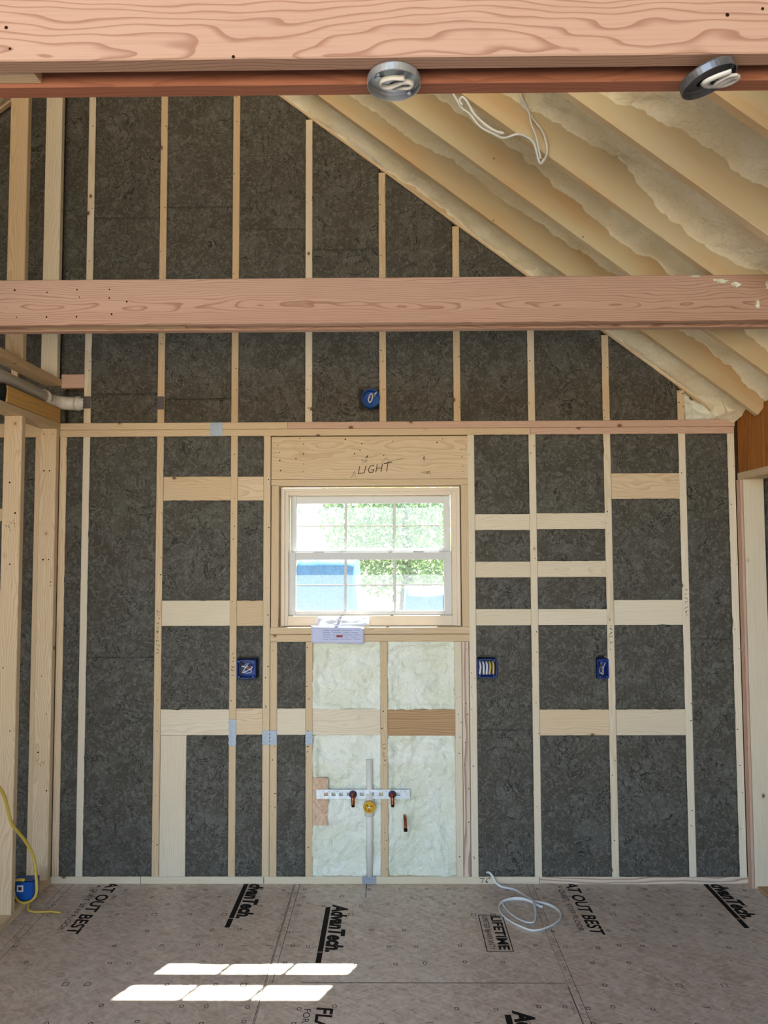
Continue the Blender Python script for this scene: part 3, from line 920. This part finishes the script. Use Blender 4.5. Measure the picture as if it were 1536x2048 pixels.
# ------------------------------------------------------------------ roof
RD = 0.235
cosr = 1 / math.sqrt(1 + 0.7594 ** 2)
rv = RD / cosr
vs, fs = [], []
prof = [(-3.2, ROOFL(-3.2) + rv), (RIDGE, ROOF(RIDGE) + rv), (3.9, ROOF(3.9) + rv)]
for y in (Y_END - 0.4, 0.45):
    for dz in (0.0, 0.03):
        for x, z in prof: vs.append((x, y, z + dz))
# index: y*6 + layer*3 + i
for i in range(2):
    fs += [(i, i + 1, 6 + i + 1, 6 + i), (3 + i, 6 + 3 + i, 6 + 4 + i, 3 + i + 1),
           (i, 3 + i, 4 + i, i + 1), (6 + i, 7 + i, 10 + i, 9 + i)]
fs += [(0, 6, 9, 3), (2, 5, 11, 8)]
roof = link('ceiling', mesh('ceiling', vs, fs), 'sheath')
tag(roof, 'sloped rafter ceiling sprayed with cream foam', kind='structure')
xr1 = 3.52
NR = 13
yk = lambda k: -0.307 - S * (k - 1)            # camera-side face of rafter k
off = Vector((0.7594, 0, 1)).normalized()      # square to the right slope
offl = Vector((-0.7594, 0, 1)).normalized()
for k in range(1, NR + 1):
    yc = yk(k) + T / 2
    a = Vector((RIDGE + .02, yc, ROOF(RIDGE + .02))) + off * RD / 2
    b = Vector((xr1, yc, ROOF(xr1))) + off * RD / 2
    slant('rafter', roof, a, b, off, RD, T, 'rafter')
    a = Vector((RIDGE - .02, yc, ROOFL(RIDGE - .02))) + offl * RD / 2
    b = Vector((-2.9, yc, ROOFL(-2.9))) + offl * RD / 2
    slant('rafter', roof, a, b, offl, RD, T, 'rafter')
board('ridge_beam', roof, RIDGE - .02, RIDGE + .02, Y_END, 0.0, ROOF(RIDGE) - 0.02, ROOF(RIDGE) + .26, 'pine')

def foam_bay(y_far, y_near, seed, left=False, res=0.014):
    """foam between two rafters, hanging from the deck with a wavy lumpy belly"""
    L = (xr1 - RIDGE) / cosr
    nu = int(L / (res if not left else .05)); nv = max(6, int((y_far - y_near) / (res if not left else .05)))
    vs, fs = [], []
    sg = -1 if left else 1
    base = (lambda w: 0.020 + 0.11 * min(1, w * 1.3)) if y_far > -.1 else (lambda w: 0.138 + 0.07 * w)
    o_ = offl if left else off
    d_ = Vector((sg, 0, -0.7594)).normalized()
    p0 = Vector((RIDGE, 0, ROOF(RIDGE)))
    for i in range(nu + 1):
        for j in range(nv + 1):
            s_ = L * i / nu
            w = j / nv
            y = y_far + (y_near - y_far) * w
            e = min(w, 1 - w) * (y_far - y_near)
            h = base(w) + (0.052 if y_far < -.1 else 0.018) * noise.noise(Vector((s_ * 1.5, y * 2.2, seed * 3.7))) + 0.028 * noise.noise(Vector((s_ * 4, y * 5, seed)))
            h += 0.016 * fbm(s_ * 12, y * 14, seed, 3) + 0.008 * fbm(s_ * 40, y * 40, seed, 2)
            climb = math.exp(-e / 0.030)
            h -= climb * (0.022 + 0.05 * noise.noise(Vector((s_ * 2.6, seed, w > .5))))
            h = max(0.012, min(h, RD - .01))
            vs.append(tuple(p0 + d_ * s_ + o_ * h + Vector((0, y, 0))))
    for i in range(nu):
        for j in range(nv):
            a = i * (nv + 1) + j
            f = (a, a + 1, a + nv + 2, a + nv + 1)
            fs.append(f if not left else f[::-1])
    # closing skin up to the deck
    n0 = len(vs)
    rim = [j for j in range(nv + 1)] + [i * (nv + 1) + nv for i in range(1, nu + 1)] + [nu * (nv + 1) + j for j in range(nv - 1, -1, -1)] + [i * (nv + 1) for i in range(nu - 1, 0, -1)]
    for r in rim:
        v = Vector(vs[r]); hh = (v - p0).dot(o_)
        vs.append(tuple(v + o_ * (RD - .002 - hh)))
    m = len(rim)
    for q in range(m):
        fs.append((rim[q], rim[(q + 1) % m], n0 + (q + 1) % m, n0 + q))
    return link('spray_foam', mesh('spray_foam', vs, fs, True), 'foam', roof)
for k in range(0, NR):
    far = -0.003 if k == 0 else yk(k) - 0.0005
    near = yk(k + 1) + T + 0.0005
    foam_bay(far, near, k + 1.37, res=0.014 if k < 8 else 0.05)
    foam_bay(far, near, k + 41.7, left=True)

# ------------------------------------------------------------------ tie beams
def tie_beam(y0, label, gaps, group='built-up tie beams'):
    t = thing('tie_beam', (1.0, y0, ZB), label, 'beam', group)
    board('ply', t, -2.6, 3.33, y0, y0 + T, ZB, ZB + HB, 'fir')
    board('ply', t, -2.6, 3.33, y0 + 2 * T, y0 + 3 * T, ZB - 0.002, ZB + HB - 0.002, 'redfir' if y0 < -2 else 'fir')
    for a, b, dz in gaps:
        board('spacer_block', t, a, b, y0 + T, y0 + 2 * T, ZB + dz, ZB + HB - .01, 'pine')
    return t
def splat(host, cx, cz, y, w, h, n=26):
    vs = []
    for q in range(n):
        a = 2 * math.pi * q / n
        rr = 0.55 + 0.45 * noise.noise(Vector((math.cos(a) * 2.2 + cx * 9, math.sin(a) * 2.2, cz * 7))) + 0.2 * random.random()
        vs.append((cx + w * rr * math.cos(a), y + 0.004, cz + h * rr * math.sin(a)))
    inner = [(cx + (x - cx) * .7, y - 0.004 - .002 * random.random(), cz + (z - cz) * .7) for x, _, z in vs]
    fs = [tuple(range(n, 2 * n))[::-1]] + [(q, n + q, n + (q + 1) % n, (q + 1) % n) for q in range(n)]
    o = link('foam_overspray', mesh('foam_overspray', vs + inner, fs), 'foamlow', host)
    return o
tb1 = tie_beam(-2.775, 'large pinkish fir beam nearest the camera across the top of the picture', [(0.60, 0.992, 0.004), (-1.9, -1.5, .01), (2.9, 3.3, .01)])
tb2 = tie_beam(-1.158, 'fir beam crossing in front of the gable insulation above the top plate', [(0.20, 0.84, 0.004), (-1.5, -1.1, .004), (3.0, 3.3, .01)])
ply1 = [c for c in tb1.children if c.name.startswith('ply')][0]
ply2 = [c for c in tb2.children if c.name.startswith('ply')][0]
for cx_, cz_, w_, h_ in ((2.98, 2.815, .05, .016), (3.04, 2.80, .03, .02), (3.12, 2.72, .012, .03), (3.17, 2.80, .03, .025), (2.88, 2.835, .04, .006)):
    splat(ply2, cx_, cz_, -1.1585, w_, h_)
holes(ply1, [(0.959, 2.721), (0.967, 2.68), (1.383, 2.66), (2.295, 2.73), (2.36, 2.741)], -2.7757, 0.003)
holes(ply2, [(0.17, 2.80), (0.30, 2.79), (0.42, 2.80), (0.43, 2.77), (0.55, 2.80), (0.55, 2.765), (0.56, 2.70), (0.30, 2.69), (0.42, 2.69), (0.18, 2.69), (0.62, 2.75)], -1.1587, 0.0035)

# ------------------------------------------------------------------ ceiling boxes on the near beam
def pan_box(x, y, rot, label, loops, mat, drop=0.0015):
    mw = Matrix.Translation((x, y, ZB - drop)) @ Matrix.Rotation(rot[0], 4, 'X') @ Matrix.Rotation(rot[1], 4, 'Y')
    t = tag(link('ceiling_box', None, mw=mw), label, 'electrical box', 'round steel ceiling boxes')
    d = 0.016
    lathe('pan', t, [(0.001, 0.0), (0.050, 0.0), (0.0515, -0.003), (0.0515, -d), (0.0505, -d - .0008), (0.0495, -d), (0.0495, -0.005), (0.047, -0.0025), (0.001, -0.0025)], mat, mw, 40)
    for ax, ay in ((0.030, 0.030), (-0.030, -0.030)):
        lathe('screw', t, [(0.0045, -0.003), (0.0045, -0.013), (0.003, -0.015), (0.001, -0.015)], mat, mw @ Matrix.Translation((ax, ay, 0)), 12)
    lathe('knockout', t, [(0.001, -0.0026), (0.011, -0.0026), (0.011, -0.0032), (0.001, -0.0032)], 'hole', mw @ Matrix.Translation((0.0, 0.022, 0)), 16)
    lathe('knockout', t, [(0.009, -0.0026), (0.010, -0.0040), (0.0085, -0.0045), (0.001, -0.0042)], mat, mw @ Matrix.Translation((-0.027, 0.0, 0)), 16)
    for lp in loops:
        p = catmull([Vector((q[0] * 1.25, q[1] * 1.2, q[2] * 1.1)) for q in lp], 6)
        vs, fs = tube_geo(p, 0.0055, 10, 0.62)
        link('cable', mesh('cable', vs, fs, True), 'whitecable', t, mw)
    return t
pan_box(1.680, -2.716, (0, 0), 'round steel ceiling box under the near beam, shiny inside, left of two',
        [[(0.0, 0.022, -0.003), (0.006, 0.012, -0.010), (0.024, 0.006, -0.014), (0.028, -0.004, -0.014), (0.016, -0.008, -0.013), (-0.006, 0.006, -0.013), (-0.018, 0.002, -0.013), (-0.018, -0.012, -0.014), (-0.004, -0.019, -0.014), (0.016, -0.018, -0.014)]], 'steel')
pan_box(2.272, -2.732, (0.0, -0.30), 'tilted dull steel ceiling box with fat cable loops, right of two',
        [[(0.0, 0.020, -0.003), (0.004, 0.014, -0.014), (0.030, 0.016, -0.020), (0.044, 0.006, -0.022), (0.036, -0.006, -0.022), (0.012, 0.004, -0.022), (0.006, -0.008, -0.024), (0.018, -0.018, -0.024), (0.034, -0.014, -0.024)],
         [(0.0, 0.0, -0.012), (-0.010, -0.004, -0.020), (-0.016, -0.018, -0.022), (-0.004, -0.028, -0.024), (0.018, -0.030, -0.024)]], 'darksteel', 0.012)

# ------------------------------------------------------------------ electrical boxes in the wall
def wall_box(x0, x1, z0, z1, label, mat='bluebox', wires=0, yellow=0, coil=True):
    t = thing('electrical_box', ((x0 + x1) / 2, 0.0, z0), label, 'electrical box', 'square blue boxes in the back wall')
    th = 0.0028; yf, yb = -0.010, 0.066
    boxes('shell', t, [(x0, x0 + th, yf, yb, z0, z1), (x1 - th, x1, yf, yb, z0, z1), (x0 + th, x1 - th, yf, yb, z0, z0 + th), (x0 + th, x1 - th, yf, yb, z1 - th, z1), (x0 + th, x1 - th, yb - th, yb, z0 + th, z1 - th)], mat)
    for xx in (x0 + .012, x1 - .012):
        for zz in (z0 + .006, z1 - .006):
            boxes('screw_post', t, [(xx - .005, xx + .005, yf, yf + .02, zz - .006, zz + .006)], mat)
    cx_, h = (x0 + x1) / 2, z1 - z0
    for q in range(wires):
        x = x0 + 0.016 + q * (x1 - x0 - 0.032) / max(1, wires - 1)
        m = 'yellowcable' if q >= wires - yellow else 'whitecable'
        tube('cable', t, [(x, .055, z1 - .02), (x, .02, z1 - .018), (x + .002, 0.0, z1 - .035), (x + .001, -.004, z0 + .05), (x - .003 + .004 * q % .006, .002, z0 + .018)], 0.0058, m, seg=8, flat=.7)
    if coil:
        for q in range(3):
            a = [(x0 + .02 + q * .02 + random.uniform(-.004, .004), .05, z1 - .02)]
            for w in range(4):
                a.append((x0 + .02 + random.random() * (x1 - x0 - .04), random.uniform(.0, .03), z0 + .02 + random.random() * (h - .04)))
            tube('wire', t, a, 0.0022, 'whitecable' if q else 'copper', seg=6)
    return t
wall_box(0.836, 0.936, 1.080, 1.176, 'blue double box with coiled wires left of the sink wall')
wall_box(2.126, 2.228, 1.080, 1.178, 'blue double box filled with white and yellow cables', wires=5, yellow=2, coil=False)
wall_box(2.768, 2.827, 1.076, 1.178, 'narrow single blue box on the right side of the wall')
rb = thing('round_box', (1.56, 0, 2.594), 'round blue ceiling-type box in the gable wall above the window', 'electrical box')
mw = Matrix.Translation((1.560, 0.0, 2.594)) @ Matrix.Rotation(math.pi / 2, 4, 'X')
lathe('shell', rb, [(0.001, -0.055), (0.047, -0.055), (0.050, -0.05), (0.0505, 0.012), (0.047, 0.012), (0.047, -0.048), (0.001, -0.050)], 'bluebright', mw, 32)
tube('cable', rb, [(1.545, .045, 2.60), (1.553, .0, 2.612), (1.566, -.008, 2.618), (1.570, -.008, 2.60), (1.562, -.006, 2.578), (1.552, -.004, 2.572), (1.548, .0, 2.592), (1.556, .004, 2.604)], 0.005, 'whitecable', seg=8, flat=.6)
tube('cable', rb, [(1.58, .03, 2.61), (1.583, -.002, 2.618), (1.592, -.006, 2.626)], 0.004, 'whitecable', seg=8)

lb = thing('electrical_box', (-0.17, -0.2, 0.018), 'blue box low on the left partition with yellow cable around it', 'electrical box')
boxes('shell', lb, [(-0.222, -0.112, -0.215, -0.212, .04, .132), (-0.222, -0.112, -0.285, -0.282, .04, .132), (-0.222, -0.219, -0.282, -0.215, .04, .132), (-0.115, -0.112, -0.282, -0.215, .04, .132),
                   (-0.222, -0.112, -0.285, -0.212, .040, .043), (-0.222, -0.112, -0.285, -0.212, .129, .132)], 'bluebright')
boxes('paper_label', lb, [(-0.19, -0.158, -0.2858, -0.2851, .082, .114)], 'paper')
boxes('label_print', lb, [(-0.182, -0.166, -0.2864, -0.2859, .09, .106)], 'pencil')

# ------------------------------------------------------------------ cables
tag(tube('yellow_cable', None, [(-0.118, -0.95, 0.95), (-0.118, -0.75, 0.80), (-0.120, -0.591, 0.662), (-0.125, -0.532, 0.578), (-0.125, -0.481, 0.478), (-0.12, -0.363, 0.362), (-0.105, -0.30, 0.26), (-0.09, -0.295, 0.154), (-0.085, -0.30, 0.085),
     (-0.105, -0.302, 0.05), (-0.15, -0.302, 0.036), (-0.185, -0.302, 0.06), (-0.20, -0.305, 0.11), (-0.205, -0.31, 0.135), (-0.18, -0.31, 0.15), (-0.14, -0.31, 0.15)], 0.0075, 'yellowcable', flat=.75),
    'yellow cable hanging down the left partition and round its blue box', 'cable')
tag(tube('cable_tail', None, [(-0.125, -0.29, 0.030), (-0.115, -0.32, 0.012), (-0.074, -0.33, 0.006), (-0.012, -0.325, 0.006), (0.052, -0.335, 0.006)], 0.0045, 'yellowcable'),
    'thin yellow cable end lying on the floor by the left partition', 'cable')
tag(tube('cable_coil', None, [(2.165, 0.002, 0.062), (2.178, -0.014, 0.066), (2.193, -0.022, 0.051), (2.206, -0.032, 0.026), (2.230, -0.040, 0.008), (2.262, -0.055, 0.006), (2.302, -0.08, 0.006), (2.34, -0.151, 0.007), (2.364, -0.24, 0.018),
     (2.355, -0.356, 0.014), (2.329, -0.431, 0.007), (2.282, -0.416, 0.006), (2.244, -0.356, 0.006), (2.22, -0.278, 0.006), (2.217, -0.229, 0.006), (2.244, -0.196, 0.006), (2.296, -0.185, 0.006), (2.354, -0.213, 0.010),
     (2.436, -0.24, 0.006), (2.477, -0.314, 0.006), (2.463, -0.396, 0.006), (2.402, -0.465, 0.006), (2.324, -0.507, 0.006), (2.274, -0.480, 0.006), (2.216, -0.406, 0.006), (2.19, -0.315, 0.006), (2.205, -0.235, 0.010),
     (2.269, -0.20, 0.016), (2.331, -0.215, 0.018), (2.382, -0.262, 0.010), (2.405, -0.272, 0.006)], 0.0062, 'whitecable', flat=.7),
    'coil of white cable lying on the floor before the back wall', 'cable')
rc = thing('roof_cable', (2.2, -1.15, 3.6), 'loose white cable loops hanging from a rafter', 'cable')
YC = -1.136
tube('loop', rc, [(x, YC - .012 * (i % 2), z) for i, (x, z) in enumerate([(1.92, 3.62), (1.939, 3.58), (1.965, 3.546), (1.995, 3.513), (2.039, 3.466), (2.084, 3.433), (2.131, 3.42), (2.185, 3.428), (2.231, 3.419), (2.254, 3.381), (2.274, 3.317), (2.286, 3.315), (2.306, 3.36), (2.291, 3.427), (2.26, 3.485), (2.228, 3.523), (2.209, 3.558), (2.201, 3.583), (2.195, 3.64)])], 0.0062, 'whitecable', flat=.7)
tube('loop', rc, [(x, YC - .02, z) for x, z in [(2.201, 3.62), (2.201, 3.583), (2.217, 3.544), (2.232, 3.51), (2.24, 3.464), (2.259, 3.412), (2.27, 3.35), (2.276, 3.322)]], 0.0055, 'whitecable', flat=.7)
tube('loop', rc, [(x, YC - .018, z) for x, z in [(1.965, 3.546), (1.953, 3.566), (1.965, 3.580), (1.985, 3.558), (2.010, 3.512), (2.050, 3.470), (2.092, 3.440), (2.13, 3.428)]], 0.0055, 'whitecable', flat=.7)

# ------------------------------------------------------------------ plumbing
dp = thing('drain_pipe', (-0.19, -0.3, 2.549), 'white plastic drain pipe with elbow entering the gable wall', 'pipe')
px0 = -0.188
tube('pipe', dp, [(px0, -2.0, 2.606), (px0, -0.085, 2.590)], 0.0345, 'pvc', False, 20)
el = [Vector((px0, -0.105, 2.584))] + [Vector((px0 + 0.105 - 0.105 * math.cos(a), -0.055 + 0.105 * math.sin(a), 2.585)) for a in [i * math.pi / 20 for i in range(11)]] + [Vector((px0 + 0.125, 0.05, 2.585))]
vs, fs = tube_geo(el, 0.0375, 20)
link('elbow', mesh('elbow', vs, fs, True), 'pvc', dp)
tube('collar', dp, [(px0, -0.128, 2.590), (px0, -0.088, 2.590)], 0.0405, 'pvc', False, 20)
tube('collar', dp, [(px0 + .105, 0.05, 2.585), (px0 + .135, 0.05, 2.585)], 0.0405, 'pvc', False, 20)
tube('pipe', dp, [(px0 + .12, 0.05, 2.585), (-0.019, 0.05, 2.585)], 0.0335, 'pvc', False, 20)

vp = thing('vent_pipe', (1.546, 0.02, 0.038), 'white plastic pipe standing in the pale foam below the window', 'pipe')
tube('pipe', vp, [(1.546, 0.014, 0.038), (1.546, 0.014, 0.646)], 0.018, 'pvc', False, 18)
tube('coupling', vp, [(1.546, 0.016, 0.35), (1.546, 0.016, 0.47)], 0.026, 'pvc', False, 18)
tube('branch', vp, [(1.546, 0.016, 0.409), (1.546, -0.022, 0.409)], 0.026, 'pvc', False, 18)
mw = Matrix.Translation((1.546, -0.022, 0.409)) @ Matrix.Rotation(math.pi / 2, 4, 'X')
tg = tag(link('test_plug', None, mw=mw), 'round yellow plug in the drain stub below the steel strip', 'plug')
lathe('cap', tg, [(0.001, 0.006), (0.020, 0.006), (0.023, 0.012), (0.0315, 0.012), (0.0325, 0.002), (0.0325, 0.0), (0.001, 0.0)], 'brass', mw, 28)
lathe('hub', tg, [(0.005, 0.006), (0.005, 0.014), (0.001, 0.014)], 'steel', mw, 12)
for a in (0.4, 2.5, 4.6):
    boxes('slot', tg, [(0.007, 0.018, -0.002, 0.002, 0.0062, 0.0068)], 'hole', mw @ Matrix.Rotation(a, 4, 'Z'))

board('patch', wb, 1.242, 1.326, 0.004, 0.016, 0.302, 0.552, 'osbpatch', .001)
br = thing('pipe_bracket', (1.51, -0.01, 0.437), 'perforated steel strip holding two water pipe stubs', 'bracket')
vs, fs = [], []
x0, x1, z0, z1 = 1.264, 1.762, 0.444, 0.492
hc = [1.316, 1.356, 1.396, 1.437, 1.506, 1.56, 1.61, 1.70]
hw, hh = 0.011, 0.009
xs = sorted([x0, x1] + [h - hw for h in hc] + [h + hw for h in hc])
zs = [z0, 0.468 - hh, 0.468 + hh, z1]
lst = []
for i in range(len(xs) - 1):
    is_hole = i % 2 == 1
    for j in range(3):
        if is_hole and j == 1: continue
        lst.append((xs[i], xs[i + 1], -0.0035, -0.0015, zs[j], zs[j + 1]))
boxes('strip', br, lst, 'steel')
for x in (1.30, 1.335, 1.376, 1.64, 1.735):
    lathe('rivet', br, [(0.003, 0), (0.003, 0.0015), (0.001, 0.002)], 'darksteel', Matrix.Translation((x, -0.0035, 0.481)) @ Matrix.Rotation(math.pi / 2, 4, 'X'), 8)
for x, lab in ((1.459, 'left capped copper water stub on the steel strip'), (1.668, 'right capped copper water stub on the steel strip')):
    w_ = thing('water_stub', (x, 0, 0.468), lab, 'pipe', 'capped water stubs')
    tube('pipe', w_, [(x, 0.03, 0.468), (x, -0.01, 0.468), (x, -0.03, 0.468)], 0.0115, 'copper', False, 14)
    mw = Matrix.Translation((x, -0.004, 0.468)) @ Matrix.Rotation(math.pi / 2, 4, 'X')
    lathe('escutcheon', w_, [(0.001, 0.0), (0.021, 0.0), (0.021, 0.004), (0.016, 0.010), (0.012, 0.014)], 'purple', mw, 20)
    tube('spout', w_, [(x, -0.026, 0.466), (x + .001, -0.034, 0.452), (x + .002, -0.034, 0.424)], [0.010] * 13, 'copper', True, 12)
    lathe('cap', w_, [(0.001, .0), (0.0085, 0.0), (0.0085, 0.014), (0.001, 0.016)], 'hole', Matrix.Translation((x + .002, -0.034, 0.412)), 12)
cp = thing('copper_stub', (1.735, 0, 0.29), 'single bare copper pipe stub poking out of pale foam', 'pipe')
tube('pipe', cp, [(1.733, 0.01, 0.352), (1.735, -0.020, 0.345), (1.737, -0.045, 0.305)], [0.0085] * 13, 'copper', True, 12)
lathe('cap', cp, [(0.001, 0.0), (0.010, 0.0), (0.010, 0.012), (0.001, 0.014)], 'hole', Matrix.Translation((1.737, -0.045, 0.290)), 12)

# ------------------------------------------------------------------ outdoors, seen through the panes
gr = boxes('ground', None, [(-60, 60, 0.5, 90, -0.6, -0.4), (-60, 60, -60, Y_END - .05, -0.6, -0.4), (-60, -3.0, Y_END - .05, 0.5, -0.6, -0.4), (6.1, 60, Y_END - .05, 0.5, -0.6, -0.4)], 'gravel')
tag(gr, 'bare soil ground outside the window', kind='structure')
def tarp(x0, x1, y0, y1, z, label, seed):
    vs, fs = [], []
    nx, ny = 24, 16
    def P(u, v):
        x, y = x0 - .12 + (x1 - x0 + .24) * u, y0 - .12 + (y1 - y0 + .24) * v
        ex, ey = max(x0 - x, x - x1, 0), max(y0 - y, y - y1, 0)
        e = max(ex, ey) / .12
        zz = z * (1 - e) - .4 * e + .03 * noise.noise(Vector((x * 4, y * 4, seed)))
        return (min(max(x, x0 - .05), x1 + .05) + .03 * noise.noise(Vector((x * 3, zz * 3, seed))), min(max(y, y0 - .05), y1 + .05), zz)
    for j in range(ny + 1):
        for i in range(nx + 1): vs.append(P(i / nx, j / ny))
    for j in range(ny):
        for i in range(nx):
            a = j * (nx + 1) + i
            fs.append((a, a + 1, a + nx + 2, a + nx + 1))
    o = link('tarp_stack', mesh('tarp_stack', vs, fs, True), 'tarp')
    return tag(o, label, 'tarp', 'blue sheets outside the window')
tarp(0.52, 1.22, 5.0, 6.6, 1.69, 'tall blue sheeted stack outside behind the lower left panes', 1)
tarp(1.85, 2.6, 5.5, 6.6, 1.30, 'low blue sheeted stack outside behind the lower right panes', 2)
def tree(x, y, h, r, label, seed, n=7000):
    random.seed(seed)
    t = thing('tree', (x, y, -0.4), label, 'tree', 'trees outside the window')
    tube('trunk', t, [(x, y, -0.5), (x + .1, y, h * .3), (x - .05, y + .1, h * .7)], [0.22 - 0.15 * i / 12 for i in range(13)], 'bark')
    vs, fs = [], []
    for q in range(n):
        d = Vector((random.gauss(0, 1), random.gauss(0, 1), random.gauss(0, 1))).normalized() * (random.random() ** .4)
        p = Vector((x + d.x * r, y + d.y * r, h * .58 + d.z * h * .5))
        a = Vector((random.gauss(0, 1), random.gauss(0, 1), random.gauss(0, 1))).normalized() * .09
        b = a.orthogonal().normalized() * .05
        k = len(vs)
        vs += [tuple(p - a), tuple(p + b), tuple(p + a), tuple(p - b)]
        fs.append((k, k + 1, k + 2, k + 3))
    cr = link('crown', mesh('crown', vs, fs), 'leaf', t)
    cr['kind'] = 'stuff'
tree(-2.2, 11.0, 4.6, 2.0, 'leafy green tree outside behind the left panes', 11)
tree(2.0, 17.0, 5.2, 2.4, 'leafy tree outside behind the middle panes', 12)
tree(5.6, 12.0, 4.8, 1.8, 'leafy tree outside behind the right panes', 13)
